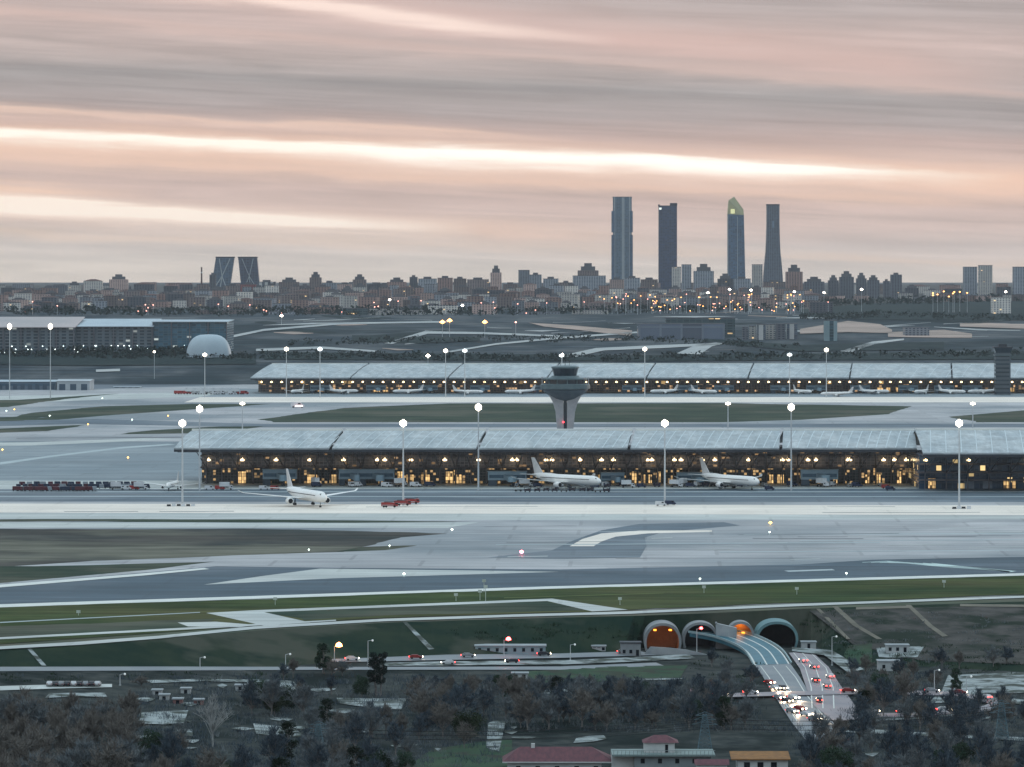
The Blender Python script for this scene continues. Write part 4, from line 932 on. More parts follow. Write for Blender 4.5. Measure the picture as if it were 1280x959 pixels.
def block(name, label, cat, px0, px1, ytop, d, style, depth=None, top='box', group=None, rz=None, parts=True):
    x0, x1 = xw(px0, d), xw(px1, d); cx = (x0+x1)/2; wd = x1-x0; depth = depth or min(max(wd*.6, 12), 40)
    zg = gz(cx, d)-3; zt = H-(ytop-HY)*d/F; h = zt-zg
    if rz is None: rz = 0
    pent = 0
    if top == 'box': pent = min(5, h*.12)
    elif top == 'gable': pent = min(wd*.1, h*.2)
    elif top == 'steps': pent = h*.2
    t = thing(name, label, cat, (cx, d, zg), rz, group); t['px'] = cx*F/d+640; t['dd'] = d
    b = MB(); b.box(-wd/2, wd/2, -depth/2, depth/2, 0, h-pent); b.build('wall', WB[style] if isinstance(style, str) else style, t)
    b = MB()
    if top == 'box':
        b.box(-wd/2-.3, wd/2+.3, -depth/2-.3, depth/2+.3, h-pent, h-pent+.9); b.box(-wd*.22, wd*.2, -depth*.25, depth*.25, h-pent+.9, h); b.build('roof', RFM, t)
    elif top == 'gable':
        n = wd/2+.5; e = depth/2+.5
        b.v = [(-n, -e, h-pent), (n, -e, h-pent), (n, e, h-pent), (-n, e, h-pent), (-n*.25, 0, h), (n*.25, 0, h)]; b.f = [(0, 1, 5, 4), (1, 2, 5), (2, 3, 4, 5), (3, 0, 4), (0, 3, 2, 1)]; b.build('roof', RFR, t)
    elif top == 'steps':
        b.box(-wd*.34, wd*.34, -depth*.4, depth*.4, h-pent, h-pent*.45); b.box(-wd*.18, wd*.18, -depth*.3, depth*.3, h-pent*.45, h); b.build('roof', RFM, t)
    else:
        b.box(-wd/2-.3, wd/2+.3, -depth/2-.3, depth/2+.3, h, h+.8); b.build('roof', RFM, t)
    return t

# white freight building at the left edge
def shed(label, px0, px1, ytop, d, depth, wm, rm, grp=None, doors=0, name='hangar', band=None):
    x0, x1 = xw(px0, d), xw(px1, d); cx = (x0+x1)/2; wd = x1-x0; zg = gz(cx, d)-.5; zt = H-(ytop-HY)*d/F; h = zt-zg
    t = thing(name, label, name, (cx, d, zg), 0, grp)
    b = MB(); b.box(-wd/2, wd/2, 0, depth, 0, h*.86); b.build('wall', wm, t)
    b = MB(); b.v = [(-wd/2-1, -1, h*.86), (wd/2+1, -1, h*.86), (wd/2+1, depth+1, h*.86), (-wd/2-1, depth+1, h*.86), (-wd/2-1, depth/2, h), (wd/2+1, depth/2, h)]
    b.f = [(0, 1, 5, 4), (2, 3, 4, 5), (1, 2, 5), (3, 0, 4), (0, 3, 2, 1)]; fixn(b.build('roof', rm, t))
    if band:
        b = MB(); b.box(-wd/2+1, wd/2-1, -.3, -.05, h*.45, h*.66); b.build('window', band, t)
    for i in range(doors):
        x = -wd/2+wd*(i+.5)/doors; b = MB(); b.box(x-wd/doors*.28, x+wd/doors*.28, -.35, -.06, 0.3, h*.6); b.build('door', mat('shed_door', (70, 88, 104), (60, 78, 94), .2, .5), t)
    return t
WHW = mat('shed_white', (176, 182, 186), (156, 164, 170), .04, .7); SHR = mat('shed_roof', (172, 186, 194), (156, 172, 182), .03, .5)
BLG = mat('shed_glass', (60, 86, 106), (74, 100, 118), .05, .3)
d = 4560
shed('white and grey freight building at the left edge with bluish roof', -60, 70, 475.5, 4760, 60, mat('shed_bluegrey', (110, 124, 136), (86, 102, 118), .05, .6), SHR, doors=14, band=BLG)
shed('white block at the right end of the left freight building with one dark door', 71, 112, 474.5, 4740, 50, WHW, WHW, doors=3)
shed('low pale shed left of the red trucks', 142, 175, 483.5, 4850, 20, WHW, SHR, doors=4)
# parking building far left with blue glass halls
CP = wall_mat('parking_wall', (92, 104, 112), (30, 54, 68), 9, 4, .6, .6, .04, (226, 236, 232), .6, lits=.5)
CPT = wall_mat('hall_teal_glass', (60, 96, 112), (44, 90, 110), 6, 3, .9, .8, .03, (226, 236, 232), .5, lits=.8)
PKR = mat('pinkish_roof', (176, 164, 162), (158, 152, 152), .02, .6)
def longhall(label, px0, px1, yroof, yeave, d, wm, rm, lamps):
    x0, x1 = xw(px0, d), xw(px1, d); cx = (x0+x1)/2; wd = x1-x0; zg = gz(cx, d)-1; ze = H-(yeave-HY)*d/F; dr = d+130; zr = max(H-(yroof-HY)*dr/F, ze+1)
    t = thing('parking_hall', label, 'parking hall', (cx, d, zg), 0, 'glass halls far left')
    b = MB(); b.box(-wd/2, wd/2, 4, 150, 0, ze-zg-.8); b.build('wall', wm, t)
    b = MB(); b.v = [(-wd/2-2, 0, ze-zg-.8), (wd/2+2, 0, ze-zg-.8), (wd/2+2, 130, zr-zg-.8), (-wd/2-2, 130, zr-zg-.8), (-wd/2-2, 0, ze-zg), (wd/2+2, 0, ze-zg), (wd/2+2, 130, zr-zg), (-wd/2-2, 130, zr-zg)]
    b.f = [(0, 3, 2, 1), (4, 5, 6, 7), (0, 1, 5, 4), (1, 2, 6, 5), (2, 3, 7, 6), (3, 0, 4, 7)]; fixn(b.build('roof', rm, t))
    n = max(3, int(wd/22))
    for k in range(n+1):
        x = -wd/2+wd*k/n; b = MB(); b.box(x-.6, x+.6, 1, 3.5, 0, ze-zg-.8); b.build('pillar', FACADE, t)
    for k in range(lamps):
        x = -wd/2+wd*(k+.5)/lamps+random.uniform(-4, 4); zz = random.choice((3, 7, 11)); b = MB(); b.lathe([(.2, 0), (.6, .4), (.2, 1.0)], 6, (x, 3.3, zz)); b.build('lamp', WLT2, t)
WLT2 = emat('cool_point', (232, 244, 240), 7)
longhall('leftmost hall with pinkish flat roof and two bright lamps in front', -40, 92, 396, 409, 5640, CP, PKR, 22)
longhall('middle grey hall with pale roof at far left', 93, 190, 398.5, 408, 5660, CP, SHR, 24)
longhall('teal glass hall with thin white roof left of the inflated dome', 191, 283, 399.5, 402, 5670, CPT, SHR, 12)
# inflated dome
cx = xw(261, 5520); zg = gz(cx, 5520)-1
t = thing('inflated_dome', 'big pale inflated dome beyond the left end of the far terminal', 'dome', (cx, 5520, zg))
b = MB(); n = 28; hz = H-(418-HY)*5520/F-zg; wx = xw(290, 5520)-xw(233, 5520)
for j in range(9):
    a = j/8*math.pi/2; zz = hz*math.sin(a); rr = math.cos(a)**.62 if j < 8 else 0.02
    for k in range(n):
        an = 2*math.pi*k/n; c_, s_ = math.cos(an), math.sin(an)
        b.v.append((wx/2*rr*math.copysign(abs(c_)**.7, c_), 22*rr*math.copysign(abs(s_)**.7, s_), zz))
for j in range(8):
    for k in range(n): b.f.append((j*n+k, j*n+(k+1) % n, (j+1)*n+(k+1) % n, (j+1)*n+k))
fixn(b.build('membrane', mat('dome_fabric', (172, 186, 194), (156, 172, 182), .03, .5), t, smooth=True))
b = MB(); b.box(-6, 6, -25, -20, 0, 5); b.build('entrance', WHW, t)
for sx in (-1, 1):
    b = MB()
    for i in range(7):
        b.box(sx*wx*.5*(i+.5)/8-.15, sx*wx*.5*(i+.5)/8+.15, -22.4, -22.0, 0, 4.0)
    b.box(min(0, sx*wx*.42), max(0, sx*wx*.42), -22.5, -22.1, 3.6, 4.0); b.build('ballast_frame', DARKM, t)
# office and depot buildings on the slope
GRE = wall_mat('depot_green', (52, 74, 78), (40, 60, 68), 9, 3.6, .8, .5, .03, rough=.6); LAV = wall_mat('depot_lilac', (106, 116, 128), (88, 100, 116), 30, 20, .9, .9, 0)
dd = 6350
block('depot', 'long dark green depot with lilac-grey lower wall on the slope right of centre', 'depot', 797, 905, 405, dd, LAV, 60, 'flat')
block('depot', 'upper dark green office slab on top of the long depot', 'office', 832, 918, 398, dd+70, GRE, 40, 'flat')
for i, (a, b_, y) in enumerate(((928, 934, 409), (937, 944, 408), (946, 956, 406), (958, 968, 406), (970, 981, 405), (983, 996, 405))):
    block('office_block', f'white-fronted office block, {ORD[i]} from left in the cluster right of the dark depot', 'office block', a, b_, y, 6300+i % 2*40, 'striped' if i in (2, 5) else 'pale' if i % 2 else 'dark', 25, 'flat', 'white-fronted office cluster')
block('office_block', 'narrow teal glass office block with white frame standing alone on bare earth', 'office block', 1030, 1046, 401, 6250, wall_mat('teal_office', (128, 150, 156), (30, 66, 76), 16, 4, .35, .95), 18, 'flat')
block('office_block', 'pale three-storey building with dark windows above the slope roads left of centre', 'office block', 462, 492, 386, 7600, 'pale', 25, 'flat')
block('office_block', 'pale wide building right beside the three-storey one on the slope', 'office block', 493, 532, 388, 7650, 'pale', 25, 'flat')
block('office_block', 'dark green low building left of the pale three-storey one', 'office block', 429, 460, 386, 7600, GRE, 25, 'flat')
for i, (a, b_, y, s) in enumerate(((535, 572, 382, 'pale'), (590, 622, 380, 'pink'), (640, 700, 390, 'grey'), (715, 760, 388, 'pale'), (330, 372, 390, 'grey'), (380, 420, 384, 'brick'), (1012, 1040, 378, 'dark'), (1130, 1160, 410, 'grey'), (245, 300, 388, 'brown'), (1240, 1262, 372, 'pale'))):
    block('warehouse', f'low {s} warehouse below the skyline at {["centre left","centre","centre, left of the depot","just left of the depot","left, above the dome","left of the pale three-storey building","right of the four towers","far right on bare earth","left, below the leaning towers","the right edge"][i]}', 'warehouse', a, b_, y, 7700 if i != 7 else 6500, s, 40, 'flat')

# ------------------------------------------------------------------ the four towers
LM = []
def tower_thing(name, label, px, d): 
    zg = gz(xw(px, d), d)-3; t = thing(name, label, 'skyscraper', (xw(px, d), d, zg)); return t, zg
DT = 12000
def zt_(y, d): return H-(y-HY)*d/F
GT1 = wall_mat('tower_glass_pale', (92, 110, 122), (64, 88, 108), 5, 4, .8, .7, 0, rough=.35); GT2 = wall_mat('tower_glass_navy', (40, 52, 76), (34, 54, 84), 6, 4, .85, .7, 0, rough=.3)
GT3 = wall_mat('tower_glass_blue', (64, 88, 110), (56, 84, 110), 6, 4, .8, .7, 0, rough=.3); GT4 = wall_mat('tower_grey', (84, 92, 104), (58, 70, 84), 6, 4, .6, .6, 0, rough=.5)
CORE = mat('concrete_core', (150, 158, 162), (136, 146, 152), .03, .7)
m1 = DT/F
t, zg = tower_thing('skyscraper', 'leftmost of the four towers, stepped with pale centre stripe and notched sides', 777.5, DT)
h = zt_(247, DT)-zg; hn = zt_(264, DT)-zg; hg = zt_(292, DT)-zg
b = MB(); b.box(-11.5*m1, 12*m1, -15, 15, 0, h); fixn(b.build('wall', GT1, t))
for s in (-1, 1):
    for (z0, z1) in ((0, hg-4), (hg+3, hn)):
        b = MB(); x = sorted((s*9.5*m1, s*13.3*m1)); b.box(x[0], x[1], -18, 18, z0, z1); b.build('side_module', GT3, t)
b = MB(); b.box(-.5*m1, 3*m1, -16.5, -15.2, 0, h); b.build('centre_stripe', CORE, t)
for x in (-9.5, 9.5):
    b = MB(); b.box((x-1.0)*m1, (x+1.0)*m1, -16, -15.1, 0, h+1.5); b.build('corner_core', CORE, t)
b = MB(); b.box(-11.8*m1, 12.3*m1, -15.5, 15.5, h, h+2); b.build('roof', RFM, t)
t, zg = tower_thing('skyscraper', 'second of the four towers, plain dark navy slab with notched top corner', 834.5, DT)
h = zt_(258, DT)-zg; h2 = zt_(254, DT)-zg
b = MB(); b.box(-11.5*m1, 11.5*m1, -16, 16, 0, h); b.build('wall', GT2, t)
b = MB(); b.box(3*m1, 11.8*m1, -16.3, 16.3, h, h2); b.box(-11.8*m1, -10*m1, -16.3, 16.3, h, h+5); b.box(-11.8*m1, 3*m1, -16.3, 16.3, h, h+2); b.build('roof', mat('navy_crown', (44, 46, 60), None, .1, .6), t)
b = MB(); b.box(-10.8*m1, -8*m1, -16.9, -16.2, h-9, h-4); b.build('sign', emat('pale_sign', (226, 230, 220), 1.2), t)
t, zg = tower_thing('skyscraper', 'third of the four towers, glass prism with slanted glowing yellow-green crown', 919.5, DT)
hl = zt_(246, DT)-zg; hr = zt_(262, DT)-zg; hc = zt_(268, DT)-zg
x0, x1, xt0, xt1 = -10*m1, 12.2*m1, -10.5*m1, 10*m1
b = MB(); b.v = [(x0, -17, 0), (x1, -17, 0), (x1, 17, 0), (x0, 17, 0), (xt0, -15, hc), (xt1, -15, hc-2), (xt1, 15, hc-2), (xt0, 15, hc)]
b.f = [(0, 3, 2, 1), (4, 5, 6, 7), (0, 1, 5, 4), (1, 2, 6, 5), (2, 3, 7, 6), (3, 0, 4, 7)]; fixn(b.build('wall', GT3, t))
CRN = mat('crown_glass', (120, 124, 96), (96, 104, 92), .08, .3); CRN.node_tree.nodes['Principled BSDF'].inputs['Emission Color'].default_value = (*s2l((206, 204, 150)), 1); CRN.node_tree.nodes['Principled BSDF'].inputs['Emission Strength'].default_value = .16
b = MB(); b.v = [(xt0, -14.9, hc+.2), (xt1, -14.9, hc-1.8), (xt1, 14.9, hc-1.8), (xt0, 14.9, hc+.2), (xt0+1.5*m1, -14, hl-10), (-2*m1, -6, hl), (xt1-.5*m1, -12, hr), (xt1-.5*m1, 12, hr), (-2*m1, 8, hl), (xt0+1.5*m1, 14, hl-12)]
b.f = [(0, 1, 6, 5, 4), (1, 2, 7, 6), (2, 3, 9, 8, 7), (3, 0, 4, 9), (4, 5, 8, 9), (5, 6, 7, 8)]; fixn(b.build('crown', CRN, t))
b = MB(); b.box(-6.5*m1, -1.5*m1, -15.9, -15.1, hc+2, hc+14); b.build('crown_light', emat('crown_glow', (236, 232, 170), .5), t)
b = MB(); b.box(-10.6*m1, -9.4*m1, -17.6, -16.8, 0, hc-4); b.box(1.6*m1, 2.4*m1, -17.9, -17.2, 0, hc-6); b.build('edge_fin', CORE, t)
t, zg = tower_thing('skyscraper', 'rightmost of the four towers, slender grey with a base flaring outward', 966, DT)
b = MB(); h = zt_(257, DT)-zg; pr = [(0, 13), (zt_(345, DT)-zg, 12), (zt_(330, DT)-zg, 10.8), (zt_(315, DT)-zg, 9.2), (zt_(300, DT)-zg, 8.5), (zt_(280, DT)-zg, 8.0), (h, 8.0)]
for z_, r_ in pr: b.v += [(-r_*m1, -14, z_), (r_*m1, -14, z_), (r_*m1, 14, z_), (-r_*m1, 14, z_)]
for j in range(len(pr)-1):
    for k in range(4): b.f.append((j*4+k, j*4+(k+1) % 4, (j+1)*4+(k+1) % 4, (j+1)*4+k))
fixn(b.build('wall', GT4, t))
b = MB(); b.box(-8.2*m1, 8.2*m1, -14.3, 14.3, h, h+3.5); b.build('roof', mat('tower_cap', (70, 76, 86), None, .1, .6), t)
b = MB(); b.box(-1*m1, 1.4*m1, -14.7, -14.1, h-60, h-42); b.build('sky_gap', mat('gap_glass', (110, 130, 150), None, .1, .3), t)
# the twin leaning towers
LT = wall_mat('leaning_glass', (74, 94, 112), (52, 78, 100), 7, 4, .8, .6, rough=.35); LC = mat('leaning_frame', (168, 176, 180), None, .1, .5)
for s, pxb0, pxb1, pxt0, pxt1, la in ((1, 263, 286, 270.5, 293, 'left of the twin leaning towers, tilting towards its sibling, with cross bracing'), (-1, 303, 326, 298, 321.5, 'right of the twin leaning towers, darker, tilting left towards its sibling')):
    d = 11000; t, zg = tower_thing('leaning_tower', la, (pxb0+pxb1)/2, d); k = d/F; c = (pxb0+pxb1)/2
    h = zt_(321, d)-zg; m_ = (lambda p: (p-c)*k)
    def pt(u, v, y=-16): return ((m_(pxb0)+(m_(pxt0)-m_(pxb0))*v)*(1-u)+(m_(pxb1)+(m_(pxt1)-m_(pxb1))*v)*u, y, h*v)
    b = MB(); b.v = [pt(0, 0), pt(1, 0), pt(1, 0, 16), pt(0, 0, 16), pt(0, .97), pt(1, .97), pt(1, .97, 16), pt(0, .97, 16)]
    b.f = [(0, 3, 2, 1), (4, 5, 6, 7), (0, 1, 5, 4), (1, 2, 6, 5), (2, 3, 7, 6), (3, 0, 4, 7)]; b.build('wall', LT if s > 0 else wall_mat('leaning_dark', (58, 70, 90), (44, 58, 80), 7, 4, .8, .6, rough=.35), t)
    b = MB(); b.v = [pt(-.02, .97, -16.5), pt(1.02, .97, -16.5), pt(1.02, .97, 16.5), pt(-.02, .97, 16.5), pt(-.02, 1, -16.5), pt(1.02, 1, -16.5), pt(1.02, 1, 16.5), pt(-.02, 1, 16.5)]
    b.f = [(0, 3, 2, 1), (4, 5, 6, 7), (0, 1, 5, 4), (1, 2, 6, 5), (2, 3, 7, 6), (3, 0, 4, 7)]; b.build('roof', mat('leaning_cap', (54, 58, 66), None, .1, .6), t)
    for (u0, v0, u1, v1) in ((.02, .05, .5, .5), (.98, .05, .5, .5), (.5, .5, .2, .95), (.5, .5, .8, .95), (.5, 0, .5, .5)):
        b = MB(); b.tube(pt(u0, v0, -16.4), pt(u1, v1, -16.4), 1.3 if s > 0 else .9, n=5); b.build('brace', LC, t)
# slim chimney
t = thing('chimney', 'slim dark chimney left of the twin leaning towers', 'chimney', (xw(252, 10500), 10500, gz(xw(252, 10500), 10500)-2))
hh = zt_(334, 10500)-t.location.z
b = MB(); b.lathe([(2.6, 0), (1.6, hh-3), (1.9, hh-2.5), (1.9, hh)], 14); fixn(b.build('shaft', mat('chimney_brick', (96, 74, 70), None, .2, .8), t)); b = MB(); b.lathe([(2.0, hh*.8), (2.0, hh*.84)], 14); fixn(b.build('band', WHITEM, t))

# ------------------------------------------------------------------ skyline and city, every block its own thing
SKY = [(2, 20, 358, 'dark', 'box'), (24, 44, 359, 'brown', 'box'), (50, 72, 358, 'brick', 'box'), (85, 101, 352, 'pale', 'steps'), (105, 128, 349, 'pale', 'gable'), (137, 160, 343, 'pink', 'steps'), (168, 193, 353, 'dark', 'gable'), (205, 222, 356, 'dark', 'gable'), (225, 241, 354, 'dark', 'gable'),
  (243, 262, 357, 'brown', 'box'), (262, 270, 341, 'dark', 'box'), (271, 299, 357, 'dark', 'box'), (300, 321, 353, 'red', 'box'), (322, 345, 350, 'striped', 'box'), (349, 374, 347, 'brown', 'steps'), (375, 387, 355, 'dark', 'box'), (387, 402, 340, 'brown', 'steps'), (403, 421, 351, 'grey', 'box'), (422, 440, 353, 'pink', 'box'),
  (441, 458, 343, 'brown', 'steps'), (459, 482, 353, 'dark', 'box'), (484, 508, 347, 'brick', 'steps'), (512, 522, 344, 'dark', 'box'), (523, 546, 346, 'grey', 'box'), (547, 566, 345, 'brick', 'box'), (567, 583, 346, 'brown', 'box'), (584, 611, 347, 'brown', 'box'), (613, 627, 332, 'pink', 'steps'), (629, 647, 353, 'brown', 'box'),
  (648, 662, 338, 'grey', 'flat'), (662, 677, 341, 'grey', 'box'), (679, 698, 346, 'grey', 'box'), (700, 715, 351, 'brown', 'box'), (716, 757, 345, 'grey', 'flat'), (722, 748, 329, 'brown', 'steps'), (762, 780, 347, 'pink', 'box'), (781, 800, 345, 'grey', 'box'), (801, 822, 347, 'brown', 'box'), (840, 851, 334, 'pale', 'flat'), (852, 864, 331, 'grey', 'flat'),
  (867, 892, 330, 'grey', 'steps'), (897, 916, 342, 'dark', 'steps'), (917, 938, 346, 'grey', 'box'), (940, 953, 331, 'pale', 'flat'), (954, 981, 350, 'brown', 'box'), (982, 1003, 331, 'brick', 'steps'), (1005, 1030, 346, 'dark', 'steps'), (1035, 1048, 344, 'dark', 'steps'), (1049, 1067, 339, 'dark', 'steps'), (1070, 1083, 341, 'dark', 'steps'), (1084, 1099, 344, 'dark', 'steps'),
  (1104, 1112, 349, 'dark', 'box'), (1113, 1127, 341, 'dark', 'box'), (1131, 1148, 356, 'dark', 'steps'), (1155, 1175, 361, 'pale', 'box'), (1180, 1202, 359, 'dark', 'gable'), (1204, 1221, 334, 'grey', 'flat'), (1223, 1240, 332, 'pale', 'flat'), (1246, 1263, 357, 'dark', 'gable'), (1266, 1284, 334, 'grey', 'flat')]
LMK = [(0, 'at the left edge'), (95, 'left of the slim chimney'), (252, 'around the leaning towers'), (330, 'right of the leaning towers'), (420, 'at centre left'), (540, 'left of the lone pink block'), (620, 'right of the lone pink block'),
       (750, 'by the first two big towers'), (850, 'between the middle big towers'), (925, 'by the last two big towers'), (1010, 'right of the four big towers'), (1140, 'by the paired tower blocks'), (1240, 'at the right edge')]
def zone(px): return [n for p, n in LMK if p <= px][-1] if px > 0 else LMK[0][1]
hw = lambda y: 'tall' if y < 340 else 'mid-height' if y < 350 else 'low'
cnt = {}
for (a, b_, y, s, tp) in SKY:
    z_ = zone((a+b_)/2); k = cnt.get(z_, 0); cnt[z_] = k+1
    pe = {'steps': 'stepped roof', 'gable': 'pitched roof', 'box': 'rooftop hut', 'flat': 'flat roof'}[tp]
    block('apartment_block', f'{hw(y)} {s} block with {pe}, {ORD[k]} {z_}', 'apartment block', a, b_, y, 9700+((a*37) % 5)*90, s, None, tp, 'apartment blocks along the skyline')
for px in (170, 468, 590, 820, 1160): pass
rws = [('farthest', 11300, 352, 357.5, 26, 12, 34), ('back', 9250, 354, 362, 26, 8, 20), ('middle', 8800, 360, 368, 26, 10, 24), ('fourth', 8550, 364, 372, 26, 9, 22), ('front', 8350, 368, 376, 26, 10, 26), ('lowest', 8000, 374, 381, 22, 12, 28)]
rng = random.Random(11)
for rn, d, y0, y1, n, w0, w1 in rws:
    px = -15; cz = {}
    while px < 1290:
        ww = rng.uniform(w0, w1)
        lim = 1290
        lowz = px > 1010
        if lowz and rn not in ('back', 'farthest'): px += 60; continue
        if rn != 'farthest' and lowz and rng.random() < .2: px += ww; continue
        if rn == 'lowest' and (px > 760 or rng.random() < .3): px += ww*1.4; continue
        y = rng.uniform(y0, y1) + (5 if px < 240 and rn == 'back' else 0)+(9 if lowz and rn == 'back' else 0)
        s = rng.choice(['brick', 'brown', 'grey', 'pale', 'pink', 'brick', 'dark', 'pale', 'brown'])
        z_ = zone(px+ww/2); k = cz.get(z_, 0); cz[z_] = k+1
        tp = rng.choice(['flat', 'box', 'gable', 'box', 'steps'])
        block('city_block', f'{s} city block, {ORD[k]} from left in the {rn} row {z_}', 'city block', px, px+ww, y, d+rng.uniform(-120, 120), s, None, tp, 'city blocks below the skyline', rng.uniform(-.3, .3))
        px += ww*(rng.uniform(1.3, 2.2) if rn == 'farthest' else rng.uniform(1.0, 1.25))
# city street lamps
CW = emat('street_white', (255, 240, 220), 22); CO = emat('street_orange', (255, 176, 96), 7); CPk = emat('street_pink', (255, 170, 150), 6)
def lampset(pts, lm, label, grp, hd, h=9):
    for px, py, d in pts:
        x = xw(px, d); z = H-(py-HY)*d/F; g_ = gz(x, d)
        t = thing('street_lamp', label, 'street lamp', (x, d, g_), 0, grp); hh = max(z-g_, 3)
        b = MB(); b.tube((0, 0, 0), (0, 0, hh), .35, .25, 5); b.build('pole', POLE, t)
        b = MB(); b.lathe([(.2, hh-hd*.5), (hd, hh), (.2, hh+hd*.8)], 8); b.build('lamp', lm, t)
BL = [(487, 375, 8000), (600, 384, 7700), (885, 366, 7900), (912, 362, 7900), (939, 363, 7900), (993, 365, 7900), (1077, 362, 7900), (578, 382, 7700), (1257, 365, 7900), (703, 443, 5300), (352, 395, 7000), (193, 440, 5100), (1030, 366, 7900), (535, 445, 5200)]
for i, p in enumerate(BL): lampset([p], CW, f'bright white street lamp, {ORD[sorted(q[0] for q in BL).index(p[0])]} from left of those beyond the far terminal', 'bright white lamps below the skyline', 2.6 if i not in (9, 11) else 1.6)
for px, py, la in ((553, 403, 'left one of the close orange lamp pair on the slope'), (562, 401, 'right one of the close orange lamp pair on the slope'), (606, 403, 'single orange lamp right of the orange pair on the slope')): lampset([(px, py, 6400)], CO, la, 'orange lamps on the slope', 4.2)
lampset([(644+rng.uniform(-8, 8), 403, 6400)], CPk, 'small pink lamp right of the orange lamps', None, 1.6)
pts = [(rng.triangular(715, 1045, 935), rng.uniform(367, 389), 7800+rng.uniform(-150, 150)) for _ in range(95)]
lampset(pts[:55], CO, 'tiny orange street lamp among many below the four big towers', 'tiny orange street lamps', 1.1)
lampset(pts[55:], CPk, 'tiny pink-white street lamp among many below the four big towers', 'tiny pink-white street lamps', 1.0)
lampset([(rng.uniform(0, 700), rng.uniform(376, 394), 7600) for _ in range(30)], CPk, 'tiny pale street lamp among many at the city foot left of centre', 'tiny pale street lamps', 1.1)
lampset([(rng.uniform(1165, 1210), rng.uniform(364, 374), 7800) for _ in range(9)], CO, 'tiny orange street lamp left of the paired tower blocks', 'tiny orange lamps at right', 1.6)
# belts of dark trees between the city blocks
def blob_wood(name, P, n, r0, r1, m_, label, seed):
    rg = random.Random(seed); b = MB()
    for _ in range(n):
        k = rg.random()*(len(P)-1); i = int(k); f = k-i
        px = P[i][0]+(P[i+1][0]-P[i][0])*f+rg.uniform(-6, 6); py = P[i][1]+(P[i+1][1]-P[i][1])*f+rg.uniform(-3, 3)
        g_ = G(px, py); r = rg.uniform(r0, r1)
        for q in range(10):
            a = rg.random()*6.28; rr = r*rg.random()**.5; cz = g_.z+rg.uniform(.2, 1.2)*r
            c = Vector((g_.x+rr*math.cos(a), g_.y+rr*math.sin(a), cz)); s = r*rg.uniform(.25, .5)
            pts_ = [c+Vector((rg.uniform(-1, 1), rg.uniform(-1, 1), rg.uniform(-1, 1)))*s for _k in range(4)]
            ii = len(b.v); b.v += pts_; b.f += [(ii, ii+1, ii+2), (ii, ii+2, ii+3), (ii, ii+3, ii+1), (ii+1, ii+3, ii+2)]
    return tag(b.build(name, m_), label, kind='stuff')
FAROL = mat('far_foliage', (28, 42, 42), (40, 52, 48), .05, .95)
blob_wood('tree_belt', [(0, 391), (300, 393), (620, 392), (1000, 387)], 500, 5, 10, FAROL, None, 1)
blob_wood('tree_belt', [(1000, 381), (1150, 378), (1290, 374)], 260, 5, 10, FAROL, None, 2)
blob_wood('tree_belt', [(760, 384), (840, 386)], 90, 5, 9, FAROL, None, 3)
blob_wood('tree_belt', [(-10, 440), (120, 441), (232, 442)], 330, 5, 9, FAROL, None, 9)
blob_wood('tree_belt', [(0, 444), (150, 446), (320, 448)], 260, 3, 6, FAROL, None, 4)
blob_wood('tree_belt', [(320, 446), (700, 450), (1290, 444)], 380, 3, 6, FAROL, None, 5)
blob_wood('tree_belt', [(360, 430), (600, 426), (800, 425), (1000, 436)], 160, 3, 6, FAROL, None, 6)
blob_wood('tree_belt', [(1000, 399), (1100, 396), (1290, 400)], 150, 4, 7, FAROL, None, 7)
